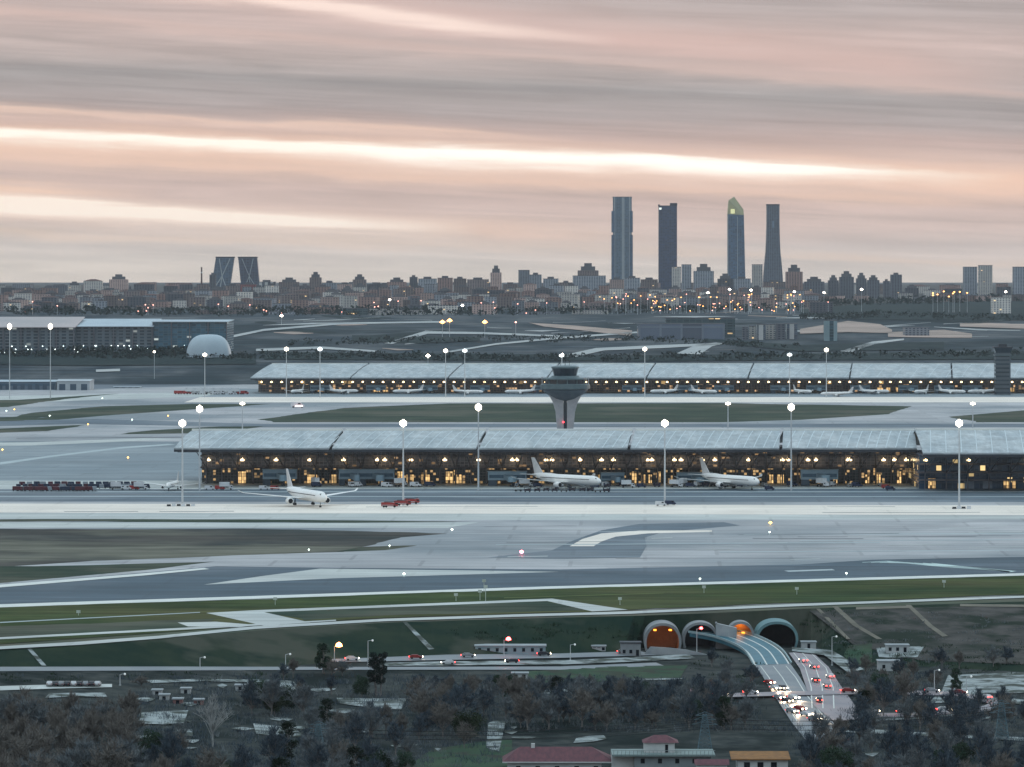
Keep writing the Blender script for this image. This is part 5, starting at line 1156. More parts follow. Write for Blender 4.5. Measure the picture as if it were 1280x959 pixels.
# ------------------------------------------------------------------ tunnel mouths in the embankment
PCON = mat('portal_concrete', (138, 142, 144), (112, 118, 122), .15, .8); PTEAL = mat('portal_teal', (104, 138, 142), (88, 120, 126), .2, .7)
TILE = mat('tunnel_lining', (150, 120, 90), (130, 104, 80), .3, .7); TDK = mat('tunnel_shade', (48, 46, 54), (36, 38, 44), .3, .8)  # the dark lining has the tunnel's inner shade painted into its colour
def portal(label, px0, px1, ytop, d, m_, lining, lit, depth=15, flat=0):
    x0, x1 = xw(px0, d), xw(px1, d); cx = (x0+x1)/2; rw = (x1-x0)/2; zb = -11.6; zt = H-(ytop-HY)*d/F; h = zt-zb
    t = thing('tunnel_portal', label, 'tunnel portal', (cx, d, zb))
    N = 22; pts = []
    for k in range(N+1):
        a = math.pi*k/N; pts.append((-rw*math.copysign(abs(math.cos(a))**.95, math.cos(a)), h*(.34+.66*math.sin(a)**.85) if 0 < k < N else h*.3))
    pts = [(-rw*.9, 0)]+pts+[(rw*.9, 0)]
    th = .9/rw
    inn = [(x*(1-th), z*(1-.9/h)) for x, z in pts]
    b = MB()
    for (o0, o1, i0, i1) in zip(pts, pts[1:], inn, inn[1:]):
        b.quad((o0[0], 0, o0[1]), (o1[0], 0, o1[1]), (i1[0], 0, i1[1]), (i0[0], 0, i0[1]))
        b.quad((o0[0], 0, o0[1]), (o0[0], depth, o0[1]), (o1[0], depth, o1[1]), (o1[0], 0, o1[1]))
    b.build('ring', m_, t)
    b = MB()
    for i0, i1 in zip(inn, inn[1:]): b.quad((i0[0], .02, i0[1]), (i1[0], .02, i1[1]), (i1[0], depth, i1[1]), (i0[0], depth, i0[1]))
    b.poly([(x, depth-.1, z) for x, z in inn]); b.build('lining', lining, t)
    b = MB(); b.box(-rw*.85, rw*.85, .3, depth-.2, .25, .5); b.build('roadway', ROADM, t)
    if lit:
        for i, (lx, lz) in enumerate(lit):
            l = MB(); l.box(lx*rw-.5, lx*rw+.5, 2, 6, lz*h, lz*h+.3); l.build('tunnel_lamp', emat('sodium', (255, 150, 50), 3.5), t)
        pl = bpy.data.lights.new('sodium_lamp', 'POINT'); pl.energy = 520; pl.color = (1, .36, .06); pl.shadow_soft_size = .5
        po = bpy.data.objects.new('sodium_lamp', pl); COL.objects.link(po); po.parent = t; po.location = (0, 6, h*.86)
    return t
portal('leftmost tunnel mouth glowing orange inside under the grass bank', 805, 852, 779, 1541, PCON, TILE, [(-.4, .72), (.42, .72)])
portal('low tunnel mouth second from left with its viaduct curving out', 853, 898, 778, 1552, PCON, TDK, None, 10)
portal('narrow tunnel mouth third from left with one orange light behind the concrete wedge', 908, 944, 777, 1557, PCON, TILE, [(.2, .55)], 8)
portal('rightmost dark tunnel mouth with teal concrete rim', 945, 998, 777, 1556, PTEAL, TDK, None, 16)
t = thing('concrete_wing_wall', 'pale concrete wedge wall between the middle tunnel mouths', 'retaining wall', (xw(908, 1550), 1550, -11.5))
b = MB(); b.v = [(-3.6, 0, 0), (3.6, 0, 0), (3.6, 3, 0), (-3.6, 3, 0), (-3.6, 0, 9.4), (3.6, -.5, 7.8), (3.6, 3, 7.8), (-3.6, 3, 9.4)]; b.f = [(0, 3, 2, 1), (4, 5, 6, 7), (0, 1, 5, 4), (1, 2, 6, 5), (2, 3, 7, 6), (3, 0, 4, 7)]; b.build('wall', mat('pale_wall', (160, 164, 166), (140, 146, 150), .2, .8), t)
b = MB(); b.box(-3.8, -3.2, -.3, 3.2, 9.2, 9.7); b.build('coping', PCON, t)
tag(t, None)
b = MB()
for (p, q) in (((-12, 0), (-9, 3.4)), ((-9, 3.4), (-3, 3.0)), ((-3, 3.0), (3, 2.4)), ((3, 2.4), (11, .6))):
    b.v += [(p[0], 0, 0), (q[0], 0, 0), (q[0], 0, q[1]), (p[0], 0, p[1]), (p[0], .8, 0), (q[0], .8, 0), (q[0], .8, q[1]), (p[0], .8, p[1])]; n = len(b.v)-8
    b.f += [tuple(n+i for i in f) for f in ((0, 1, 2, 3), (4, 7, 6, 5), (3, 2, 6, 7), (0, 3, 7, 4), (1, 5, 6, 2))]
tag(b.build('retaining_wall', mat('pale_wall', (160, 164, 166)), None, (xw(846, 1525), 1525, -11.6)), 'low pale retaining wall below the orange tunnel mouth', 'retaining wall')

# ------------------------------------------------------------------ curved viaduct
VS = mat('viaduct_surface', (64, 112, 126), (52, 98, 112), .2, .5); VP = mat('viaduct_parapet', (150, 172, 176), None, .2, .6)
VL = [(862, 791), (890, 796), (915, 804.5), (933, 815), (944, 833)]; VR_ = [(904, 788), (932, 792), (957, 801.5), (976, 814), (988, 831)]
vz = [-5.2, -6.5, -8, -9.8, -11.2]
def vd(px, py, z): dd_ = (H-z)*F/(py-HY); return Vector(((px-640)*dd_/F, dd_, z))
def fine(P, z_, n=6):
    o = []
    m = len(P)
    for i in range(m-1):
        p0, p1, p2, p3 = P[max(i-1, 0)], P[i], P[i+1], P[min(i+2, m-1)]
        for k in range(n):
            s = k/n; c = [.5*((2*p1[j])+(-p0[j]+p2[j])*s+(2*p0[j]-5*p1[j]+4*p2[j]-p3[j])*s*s+(-p0[j]+3*p1[j]-3*p2[j]+p3[j])*s**3) for j in (0, 1)]
            o.append(vd(c[0], c[1], z_[i]+(z_[i+1]-z_[i])*s))
    o.append(vd(P[-1][0], P[-1][1], z_[-1])); return o
A, B = fine(VL, vz), fine(VR_, vz)
t = thing('viaduct', 'curved teal viaduct with white lines sweeping out of the tunnel mouths', 'viaduct', (0, 0, 0))
b = MB()
for i in range(len(A)-1):
    a0, a1, b0, b1 = A[i], A[i+1], B[i], B[i+1]; dn = Vector((0, 0, -1.4))
    b.quad(a0, b0, b1, a1); b.quad(a0+dn, a1+dn, b1+dn, b0+dn); b.quad(a0, a1, a1+dn, a0+dn); b.quad(b0, b0+dn, b1+dn, b1)
b.quad(A[-1], B[-1], B[-1]+Vector((0, 0, -1.4)), A[-1]+Vector((0, 0, -1.4))); b.build('deck', VS, t)
for f in (0.0, .33, .64, .95):
    b = MB()
    for i in range(len(A)-1):
        w0 = .04 if 0 < f < .9 else .05
        up = Vector((0, 0, .03))
        p = [A[i].lerp(B[i], f)+up, A[i].lerp(B[i], f+w0)+up, A[i+1].lerp(B[i+1], f+w0)+up, A[i+1].lerp(B[i+1], f)+up]; b.quad(*p)
    b.build('lane_line', LINE, t)
for S, sg in ((A, -1), (B, 1)):
    b = MB()
    for i in range(len(S)-1):
        p, q = S[i], S[i+1]; u = Vector((0, 0, .8)); off = (A[i]-B[i]).normalized()*.35*(1 if sg < 0 else -1)
        b.quad(p+off, q+off, q+off+u, p+off+u); b.quad(p+off*2, p+off*2+u, q+off*2+u, q+off*2); b.quad(p+off+u, q+off+u, q+off*2+u, p+off*2+u)
    b.build('parapet', VP, t)
for i in (7, 13, 18, 23):
    c = (A[i]+B[i])/2; b = MB(); b.tube((c.x-2.5, c.y, -12.5), (c.x-2.5, c.y, c.z-1.3), .6); b.tube((c.x+2.5, c.y, -12.5), (c.x+2.5, c.y, c.z-1.3), .6); b.box(c.x-4.5, c.x+4.5, c.y-.8, c.y+.8, c.z-2.2, c.z-1.35); b.build('pier', PCON, t)
RP = mat('pinkish_asphalt', (140, 132, 136), (120, 116, 122), .06, .55, spec=.4)
ribbon('road', [(944, 833), (954, 848), (966, 868), (990, 905), (1010, 930)], [(988, 831), (1000, 848), (1012, 868), (1042, 905), (1060, 925)], ROADM, .35)
ribbon('road', [(986, 818), (1000, 838), (1008, 862), (1018, 885), (1044, 905)], [(1014, 816), (1036, 836), (1050, 858), (1066, 880), (1096, 898)], RP, .55)
ribbon('road', [(860, 871), (960, 868), (1100, 865), (1200, 868), (1240, 876)], [(860, 876), (960, 873), (1100, 870), (1200, 873), (1236, 882)], RP, .75)
ribbon('road', [(1060, 893), (1150, 893), (1230, 884), (1246, 876)], [(1060, 898), (1150, 898), (1238, 890), (1256, 878)], RP, .45)
for f0 in (.12, .5, .88):
    ribbon('road_line', [(988+28*f0, 818), (1002+34*f0, 837), (1009+36*f0, 862), (1010+36*f0, 888)], [(989+28*f0, 818), (1003+34*f0, 837), (1010.5+36*f0, 862), (1011.5+36*f0, 888)], LINE, .62)
    ribbon('road_line', [(945+42*f0, 834), (955+44*f0, 848), (967+44*f0, 868), (991+50*f0, 905)], [(946+42*f0, 834), (956.2+44*f0, 848), (968.4+44*f0, 868), (992.5+50*f0, 905)], LINE, .42)
ribbon('yard', [(990, 812), (1040, 816), (1080, 840)], [(990, 817), (1030, 822), (1060, 844)], PALEG, .9, n=4)

# ------------------------------------------------------------------ cars
def car(paint, lit):
    t = thing('car', 'x', 'car')
    fixn(profile(0, [(-2.2, .35), (2.2, .35), (2.25, .75), (1.2, .95), (.5, 1.42), (-1.3, 1.42), (-2.0, .98), (-2.25, .9)], -.9, .9, .14).build('body', paint, t))
    b = MB(); b.box(-1.45, .7, -.79, .79, .98, 1.34); b.build('window', PWIN, t)
    wheels(t, (-1.35, 1.4), .8, .33, .22)
    for s in (-1, 1):
        b = MB(); b.box(2.2, 2.32, s*.65-.24, s*.65+.24, .55, .85); b.build('headlight', HEADL, t)
        b = MB(); b.box(-2.35, -2.24, s*.66-.22, s*.66+.22, .62, .9); b.build('taillight', TAILL, t)
    return Proto(t)
CP_ = {'white': car(mat('car_white', (196, 198, 200), None, 1, .3), 1), 'dark': car(mat('car_dark', (40, 44, 52), None, 1, .3), 1), 'silver': car(mat('car_silver', (132, 136, 140), None, 1, .3), 1), 'red': car(mat('car_red', (130, 40, 38), None, 1, .3), 1)}
def spot_on(o, e=7000):
    for s in (-.5,):
        l = bpy.data.lights.new('headlight_beam', 'SPOT'); l.energy = e; l.color = (1, .68, .42); l.spot_size = R(75); l.spot_blend = .7; l.shadow_soft_size = .2
        q = bpy.data.objects.new('headlight_beam', l); COL.objects.link(q); q.parent = o; q.location = (2.5, 0, .8); q.rotation_euler = (R(78), 0, R(-90))
cc = ['white', 'dark', 'silver', 'red', 'silver', 'dark', 'white']
def cars(pts, where, grp, spot=False, up=.45):
    pts = sorted(pts)
    for i, (px, py, rz) in enumerate(pts):
        c = cc[(i*3+len(pts)) % 7]; g_ = G(px, py, up)
        o = CP_[c].place(tuple(g_), R(rz), f'{c} car, {ORD[i]} from left {where}' if True else '', grp)
        if spot: spot_on(o)
cars([(962, 857, -68), (969, 864, -68), (978, 864, -66), (974, 876, -66), (984, 880, -62), (992, 876, -62), (990, 893, -60), (1000, 890, -58), (1008, 897, -56), (1018, 903, -54)], 'coming down the road below the viaduct with headlights on', 'cars with headlights below the viaduct', True)
cars([(1004, 830, 105), (1018, 838, 105), (1020, 855, 98), (1034, 862, 96), (1024, 880, 92), (1038, 850, 100)], 'driving up the pinkish road toward the dark tunnel', 'cars climbing to the dark tunnel', False, .65)
cars([(900, 873, 5), (938, 871, 5), (1060, 869, 5), (1095, 867, 3), (1130, 868, 3), (1165, 869, -4), (1200, 871, -8), (1232, 877, 120), (1090, 895, 0), (1130, 895, 0), (1180, 893, 10)], 'on the crossing road at right among the trees', 'cars on the crossing road', False, .85)
cars([(440, 827, 3), (520, 825, 2), (585, 823, 2), (680, 821, 2), (560, 832, 181), (640, 830, 181), (780, 818, 3)], 'on the road below the green bank', 'cars below the green bank', False, .4)
PC_ = {k: Proto(dup(P.root, (0, 0, 0))) for k, P in CP_.items() if k != 'red'}
for P in PC_.values():
    for c in list(kids(P.root)):
        if c.name.startswith(('headlight', 'taillight')): c.data = c.data.copy(); c.data.materials[0] = mat('unlit_lens', (120, 60, 60), None, 1, .3)
for i in range(9):
    px = 62+i*7.5; g_ = G(px, 858.5, .3); PC_[['white', 'dark', 'silver', 'dark'][i % 4]].place(tuple(g_), R(90+random.uniform(-6, 6)), f'{["white","dark","silver","dark"][i % 4]} parked car, {ORD[i]} from left in the row at the lower left road', 'cars parked at lower left')

# ------------------------------------------------------------------ lamps and small buildings under the bank
ORL = emat('orange_lamp', (255, 150, 80), 22); RDL = emat('red_lamp', (255, 80, 80), 14)
def lamp(label, px, py, ylamp, lm, hd, grp=None, reach=1.5):
    g_ = G(px, py); t = thing('street_lamp', label, 'street lamp', tuple(g_), 0, grp); h = H-(ylamp-HY)*g_.y/F-g_.z
    b = MB(); b.tube((0, 0, 0), (0, 0, h), .16, .09, 8); b.tube((0, 0, h-.1), (reach, 0, h+.25), .07, n=6); b.box(-.3, .3, -.3, .3, 0, .3); b.build('pole', POLE, t)
    b = MB(); b.lathe([(.15, h-.25), (hd, h), (hd*.8, h+hd*.8), (.1, h+hd*1.2)], 12, (reach, 0, 0)); fixn(b.build('lamp', lm, t))
lamp('orange lit street lamp on the road left of the dark pine', 418, 828, 808, ORL, 1.1)
lamp('red lit lamp above the pale low building under the bank', 630, 822, 800, RDL, .9)
lamp('tall pole with a red light in front of the second tunnel mouth', 871, 818, 786, RDL, .6)
UN = emat('unlit_lamp_glow', (200, 206, 206), .5)  # lamps that are off, with a faint glow put into their heads
for px, py, yl, la in ((357, 836, 818, 'unlit street lamp left of the orange one at the bank foot'), (460, 832, 801, 'unlit street lamp behind the dark pine'), (1040, 832, 796, 'unlit street lamp right of the dark tunnel mouth'), (250, 838, 822, 'unlit street lamp at left on the bank foot road'), (150, 857, 843, 'unlit street lamp above the parked cars'),
                       (713, 826, 806, 'unlit street lamp left of the tunnel road'), (1208, 878, 846, 'unlit lamp at the right edge among bare trees'), (1168, 866, 838, 'unlit lamp left of the pale yard')):
    lamp(la, px, py, yl, UN, .35, 'unlit street lamps near the woods')
STR = mat('hut_white', (176, 180, 180), (156, 162, 164), .3, .8)
def hut(label, px0, px1, ytop, ybase, depth=6, wm=STR, rm=None, name='hut', openings=2, grp=None):
    g_ = G((px0+px1)/2, ybase); d = g_.y; wd = xw(px1, d)-xw(px0, d); h = H-(ytop-HY)*d/F-g_.z
    t = thing(name, label, name.replace('_', ' '), tuple(g_), 0, grp)
    b = MB(); b.box(-wd/2, wd/2, 0, depth, -.3, h-.35); b.build('wall', wm, t)
    b = MB(); b.box(-wd/2-.3, wd/2+.3, -.3, depth+.3, h-.35, h); b.build('roof', rm or mat('hut_roof', (150, 158, 162), None, .3, .7), t)
    for k in range(openings):
        x = -wd/2+wd*(k+.5)/openings; b = MB(); b.box(x-.5, x+.5, -.06, -.003, (0.0 if k == openings-1 else .9), min(2.1, h-.6)); b.build('door' if k == openings-1 else 'window', PWIN, t)
hut('long pale low building with dark openings under the red lamp', 594, 682, 807, 818, 7, mat('pale_blue_wall', (144, 162, 168), (126, 146, 154), .2, .7), None, 'service_building', 8)
hut('small white cabin on the lower road right of the long low building', 740, 757, 807, 813, 3, STR, None, 'cabin', 3)
hut('grey gate building with dark upper band left of the orange tunnel mouth', 776, 801, 803, 820, 6, PCON, DARKM, 'service_building', 3)
hut('pale hut with flat roof right of the dark tunnel mouth', 1002, 1020, 802, 812, 4, STR, None, 'hut', 1)
hut('small white house with one dark door on the slope at right', 1098, 1125, 826, 839, 6, STR, None, 'hut', 2)
hut('low ruined white walls above the small white house', 1108, 1136, 806, 817, 5, STR, None, 'hut', 3)
hut('white kiosk in the woods below the road bend', 640, 660, 841, 850, 4, STR, None, 'kiosk', 2)
hut('pinkish shed among trees below the tunnel mouths', 862, 880, 864, 878, 8, mat('pinkish_wall', (150, 110, 114), (130, 98, 104), .3, .8), mat('pinkish_sheet', (160, 120, 126), None, .3, .7), 'shed', 2)
for i, (px, py) in enumerate(((205, 874), (222, 879), (196, 868), (248, 880), (300, 862), (316, 860), (232, 866))):
    hut(f'{["white","reddish"][i % 2]} shack, number {["one","two","three","four","five","six","seven"][i]} of the cluster above the white-limbed tree', px-6, px+6, py-6, py+1, 3.5, [STR, mat('reddish_wall', (128, 92, 90), None, .3, .8)][i % 2], None, 'shack', 1, 'shacks in the left woods')

# ------------------------------------------------------------------ houses at the bottom
HT = mat('roof_tiles_red', (104, 66, 72), (84, 56, 64), .9, .8, (1, .3, 1)); HW = mat('house_wall_white', (196, 198, 196), (178, 182, 182), .3, .8); HWG = mat('house_wall_grey', (138, 146, 148), (120, 130, 134), .3, .8)
dh = 1185.0
zf = lambda y, d=dh: H-(y-HY)*d/F
X_ = lambda p, d=dh: xw(p, d)
t = thing('long_house', 'long white house with low red tiled hip roof at the bottom centre', 'house', (X_(700), dh, -14)); ox = X_(700)
ze, zr = zf(952)+14, zf(934, dh+5)+14
b = MB(); b.box(X_(634)-ox, X_(752)-ox, 0, 12, -.5, ze-.1); b.build('wall', HW, t)
b = MB(); e0, e1 = X_(628)-ox, X_(768)-ox; r0, r1 = X_(650)-ox, X_(740)-ox
b.v = [(e0, -1, ze), (e1, -1, ze), (e1, 13, ze), (e0, 13, ze), (r0, 6, zr), (r1, 6, zr)]; b.f = [(0, 1, 5, 4), (1, 2, 5), (2, 3, 4, 5), (3, 0, 4), (0, 3, 2, 1)]
ro = b.build('roof', HT, t); b = MB(); b.box(r0+3, r0+4, 5.4, 6.6, zr-.6, zr+.9); b.build('chimney', HW, ro)
b = MB(); b.box(e0, e1, -1.2, -1.02, ze-.25, ze+.02); b.build('gutter', HW, t)
for k in range(5):
    b = MB(); x = X_(645)-ox+k*5.2; b.box(x, x+1.2, -.05, -.005, ze-2.6, ze-1.2); w_ = b.build('window', PWIN, t); b = MB(); b.box(x-.15, x+1.35, -.1, -.055, ze-2.75, ze-2.6); b.build('sill', HW, w_)
t = thing('turret_house', 'grey flat-roofed house with white square turret and red pyramid cap at the bottom', 'house', (X_(825), dh-5, -14)); ox = X_(825, dh-5); D_ = dh-5
zd = zf(945, D_)+14
b = MB(); b.box(X_(792, D_)-ox, X_(888, D_)-ox, 0, 12, -.5, zd); b.build('wall', HWG, t)
b = MB(); b.box(X_(764, D_)-ox, X_(893, D_)-ox, -1.5, 13, zd, zd+.5); b.build('terrace', mat('terrace_slab', (120, 136, 134), (106, 124, 124), .3, .7), t)
b = MB()
for i in range(26):
    x = X_(766, D_)-ox+i*1.05; b.box(x, x+.12, -1.4, -1.25, zd+.5, zd+1.5)
b.box(X_(764, D_)-ox, X_(893, D_)-ox, -1.42, -1.22, zd+1.5, zd+1.62); b.build('railing', mat('rail', (140, 150, 150), None, .3, .6), t)
zt1 = zf(928, D_+4)+14
b = MB(); b.box(X_(805, D_)-ox, X_(843, D_)-ox, 3, 10.5, zd+.52, zt1); b.build('turret_wall', HW, t)
b = MB(); a0, a1 = X_(803, D_)-ox, X_(848, D_)-ox; mx_ = (a0+a1)/2; b.v = [(a0, 2.4, zt1), (a1, 2.4, zt1), (a1, 11, zt1), (a0, 11, zt1), (mx_-1.6, 6.8, zt1+1.7), (mx_+1.6, 6.8, zt1+1.7)]; b.f = [(0, 1, 5, 4), (1, 2, 5), (2, 3, 4, 5), (3, 0, 4), (0, 3, 2, 1)]; b.build('turret_roof', HT, t)
b = MB(); b.box(X_(833, D_)-ox-.4, X_(833, D_)-ox+.4, 2.93, 2.995, zd+.6, zd+2.7); b.build('door', PWIN, t)
for k in range(4):
    b = MB(); x = X_(800, D_)-ox+k*4.6; b.box(x, x+1.1, -.05, -.005, zd-2, zd-.7); b.build('window', PWIN, t)
b = MB(); b.box(X_(764, D_)-ox, X_(792, D_)-ox-.1, 2, 12, -.5, zd-.02); b.build('side_wing', HW, t)
t = thing('ochre_house', 'house with flat ochre-orange roof right of the turreted one', 'house', (X_(945, dh), dh, -14)); ox = X_(945, dh)
zo = zf(950)+14
b = MB(); b.box(X_(922)-ox, X_(985)-ox, 0, 9, -.5, zo); b.build('wall', HW, t)
b = MB(); b.v = [(X_(914)-ox, -.8, zo), (X_(988)-ox, -.8, zo), (X_(988)-ox, 10, zo+.9), (X_(914)-ox, 10, zo+.9), (X_(914)-ox, -.8, zo+.3), (X_(988)-ox, -.8, zo+.3), (X_(988)-ox, 10, zo+1.3), (X_(914)-ox, 10, zo+1.3)]; b.f = [(0, 3, 2, 1), (4, 5, 6, 7), (0, 1, 5, 4), (1, 2, 6, 5), (2, 3, 7, 6), (3, 0, 4, 7)]
b.build('roof', mat('ochre_roof', (142, 100, 54), (118, 84, 50), .6, .8), t)
for k in range(3):
    b = MB(); x = X_(930)-ox+k*3.6; b.box(x, x+1.6, -.05, -.005, zo-2.2, zo-.6); b.build('window', PWIN, t)
t = thing('red_roof_shed', 'small shed with red roof between the turreted and ochre houses', 'shed', (X_(890, 1172), 1172, -14))
b = MB(); b.box(-4, 4, 0, 5, -.5, zf(956, 1172)+14); b.build('wall', HW, t); b = MB(); zz = zf(956, 1172)+14; b.v = [(-4.6, -.6, zz), (4.6, -.6, zz), (4.6, 5.6, zz), (-4.6, 5.6, zz), (-4.6, 2.5, zz+1.2), (4.6, 2.5, zz+1.2)]; b.f = [(0, 1, 5, 4), (1, 2, 5), (2, 3, 4, 5), (3, 0, 4), (0, 3, 2, 1)]; b.build('roof', HT, t)

# ------------------------------------------------------------------ lattice pylon and wires
LAT = mat('lattice_steel', (96, 122, 132), (84, 110, 120), .5, .5, metal=.3)
def pylon(label, px, ybase, ytop, arm):
    g_ = G(px, ybase); h = H-(ytop-HY)*g_.y/F-g_.z; t = thing('power_pylon', label, 'pylon', tuple(g_))
    b = MB(); n = 9; w0, w1 = 2.0, .5
    L = lambda k: (w0+(w1-w0)*k/n, h*k/n)
    for k in range(n):
        a, za = L(k); c, zc = L(k+1); ca = [(-a, -a), (a, -a), (a, a), (-a, a)]; cb_ = [(-c, -c), (c, -c), (c, c), (-c, c)]
        for i in range(4):
            j = (i+1) % 4; b.tube((*ca[i], za), (*cb_[i], zc), .1, n=4); b.tube((*ca[i], za), (*cb_[j], zc), .06, n=4); b.tube((*ca[j], za), (*cb_[i], zc), .06, n=4); b.tube((*cb_[i], zc), (*cb_[j], zc), .06, n=4)
    b.build('tower', LAT, t); tips = []
    for f, ar in ((.72, arm), (.85, arm*.85), (.97, arm*.7)):
        c = MB()
        for s in (-1, 1):
            for yy in (-.4, .4): c.tube((0, yy, h*f), (s*ar, 0, h*f), .09, n=4); c.tube((0, yy, h*f+1), (s*ar, 0, h*f), .07, n=4)
            tips.append(g_+Vector((s*ar, 0, h*f-.8)))
        c.build('crossarm', LAT, t)
        for s in (-1, 1):
            q = MB(); q.tube((s*ar, 0, h*f), (s*ar, 0, h*f-.8), .12, n=6); q.build('insulator', DARKM, t)
    return tips
T1 = pylon('blue-grey lattice power pylon standing among trees behind the turreted house', 881, 938, 893, 3.6)
T2 = pylon('second lattice power pylon with its foot in the left woods', 398, 944, 905, 3.4)
T3 = pylon('third lattice power pylon in the dark woods at right', 1252, 925, 878, 3.4)
WIR = mat('cable_black', (30, 34, 38), None, 1, .6)
nm_ = ['upper', 'middle', 'lower']; 
for si, (Aa, Bb, wh) in enumerate(((T2, T1, 'left of the middle pylon'), (T1, T3, 'right of the middle pylon'))):
    for i in range(6):
        b = MB(); p, q = Aa[i], Bb[i]; prev = p
        for k in range(1, 25):
            s = k/24; c = p.lerp(q, s); c = Vector((c.x, c.y, c.z-4*s*(1-s)*2.2)); b.tube(prev, c, .07, n=4, cap=False); prev = c
        tag(b.build('power_cable', WIR), f'{["lowest","lowest","middle","middle","top","top"][i]} {["near","far"][i % 2]}-side power cable {wh}', 'cable', 'power cables over the woods')

# ------------------------------------------------------------------ trees
BARK = mat('bark', (132, 128, 124), (96, 92, 92), 2, .9); TW = {
 'grey-brown': mat('twigs_grey_brown', (116, 122, 124), (84, 92, 98), .6, .95), 'brown': mat('twigs_brown', (124, 120, 114), (92, 90, 88), .6, .95),
 'slate': mat('twigs_slate', (82, 94, 104), (54, 66, 76), .6, .95), 'pale': mat('twigs_pale', (156, 158, 156), (130, 132, 132), .6, .9)}
LEAF = {'dark green': mat('leaf_dark', (36, 52, 44), (50, 66, 50), .8, .9), 'olive': mat('leaf_olive', (58, 70, 50), (44, 58, 44), .8, .9)}
def bare_tree(col, seed, h, spread, ntw, tw=.05, upright=.5, wr=.42, z0=.14):
    """trunk with limbs, and a twig cloud that follows the limbs inside a loose crown envelope"""
    rg = random.Random(seed); t = thing('bare_tree', 'x', 'tree')
    tr = MB(); cr_ = MB(); ends = []
    tr.tube((0, 0, -.3), (rg.uniform(-.2, .2), rg.uniform(-.2, .2), h*.3), h*.022, h*.016, 7, cap=False)
    for k in range(26):
        a = rg.random()*6.28; f = rg.random(); zz = h*(z0+.25+.6*f); rr = h*wr*math.sin(math.pi*min(.93, .25+f*.72))*rg.uniform(.35, 1.05)
        tip = Vector((rr*math.cos(a), rr*math.sin(a), zz)); st = Vector((0, 0, h*rg.uniform(z0, .38))); mid = st.lerp(tip, .5)+Vector((rg.gauss(0, .03), rg.gauss(0, .03), .05+.05*upright))*h*.6
        tr.tube(st, mid, h*.011, h*.007, 5, cap=False); tr.tube(mid, tip, h*.007, .03, 4, cap=False); ends += [(st.lerp(mid, .4), mid), (mid, tip), (mid, tip)]
        for q in range(5):
            s0 = mid.lerp(tip, rg.random()); e0 = s0+Vector((rg.gauss(0, 1), rg.gauss(0, 1), rg.gauss(.5+upright, .7))).normalized()*h*rg.uniform(.07, .17)
            cr_.tube(s0, e0, .05, .025, 3, cap=False); ends.append((s0, e0)); ends.append((s0, e0))
    for _ in range(ntw):
        p, q = rg.choice(ends); c = p.lerp(q, rg.uniform(.1, 1.1)); dd_ = ((q-p).normalized()*.6+Vector((rg.gauss(0, .6), rg.gauss(0, .6), rg.gauss(.45+upright*.6, .5)))).normalized()
        L = rg.uniform(.5, 1.4)*h/9; s = dd_.cross(Vector((rg.gauss(0, 1), rg.gauss(0, 1), rg.gauss(0, 1)))).normalized()*tw*rg.uniform(.5, 1.3)
        e = c+dd_*L; cr_.v += [tuple(c-s), tuple(c+s), tuple(e+s*.3), tuple(e-s*.3)]; n = len(cr_.v)-4; cr_.f.append((n, n+1, n+2, n+3))
    tr.build('trunk', BARK if col != 'pale' else TW['pale'], t); cr_.build('crown', TW[col], t); return Proto(t)
def leafy_tree(col, seed, h, w_, n, base=.25, name='evergreen_tree'):
    rg = random.Random(seed); t = thing(name, 'x', 'tree'); tr = MB(); c_ = MB()
    tr.tube((0, 0, -.3), (.1, 0, h*.55), h*.03, h*.018, 7)
    cl_ = []
    for k in range(26):
        a = rg.random()*6.28; zz = rg.random(); rr = w_/2*(.35+.65*math.sin(math.pi*min(1, zz*.85+.12)))*rg.random()**.5
        c = Vector((rr*math.cos(a), rr*math.sin(a), h*(base+(1-base)*zz*.92))); cl_.append((c, rg.uniform(.16, .3)*w_)); tr.tube((0, 0, c.z*.7), c, h*.009, .03, 4, cap=False)
    for _ in range(n):
        c, r = rg.choice(cl_); u = Vector((rg.gauss(0, 1), rg.gauss(0, 1), rg.gauss(0, 1))).normalized()*r*rg.random()**.4; p = c+u; s = rg.uniform(.12, .26)
        a_ = Vector((rg.gauss(0, 1), rg.gauss(0, 1), rg.gauss(0, 1))).normalized(); b_ = a_.orthogonal().normalized(); i = len(c_.v)
        c_.v += [tuple(p-a_*s), tuple(p+b_*s*.7), tuple(p+a_*s), tuple(p-b_*s*.7)]; c_.f.append((i, i+1, i+2, i+3))
    tr.build('trunk', BARK, t); c_.build('crown', LEAF[col], t); return Proto(t)
BT = [('grey-brown', bare_tree('grey-brown', 1, 9, 0, 2600)), ('brown', bare_tree('brown', 2, 9, 0, 2400, wr=.46)), ('slate', bare_tree('slate', 3, 9, 0, 2800, wr=.5)), ('grey-brown', bare_tree('grey-brown', 4, 9, 0, 1500, wr=.48)),
      ('slate', bare_tree('slate', 5, 9, 0, 1700, wr=.4)), ('brown', bare_tree('brown', 6, 9, 0, 2600, upright=1.2, wr=.36)), ('slate', bare_tree('slate', 8, 9, 0, 2200, upright=1.4, wr=.34))]
EV = [('dark green', leafy_tree('dark green', 21, 8, 6, 4200)), ('olive', leafy_tree('olive', 22, 7, 6.5, 3800)), ('dark green', leafy_tree('dark green', 23, 10, 4, 3600, .12))]
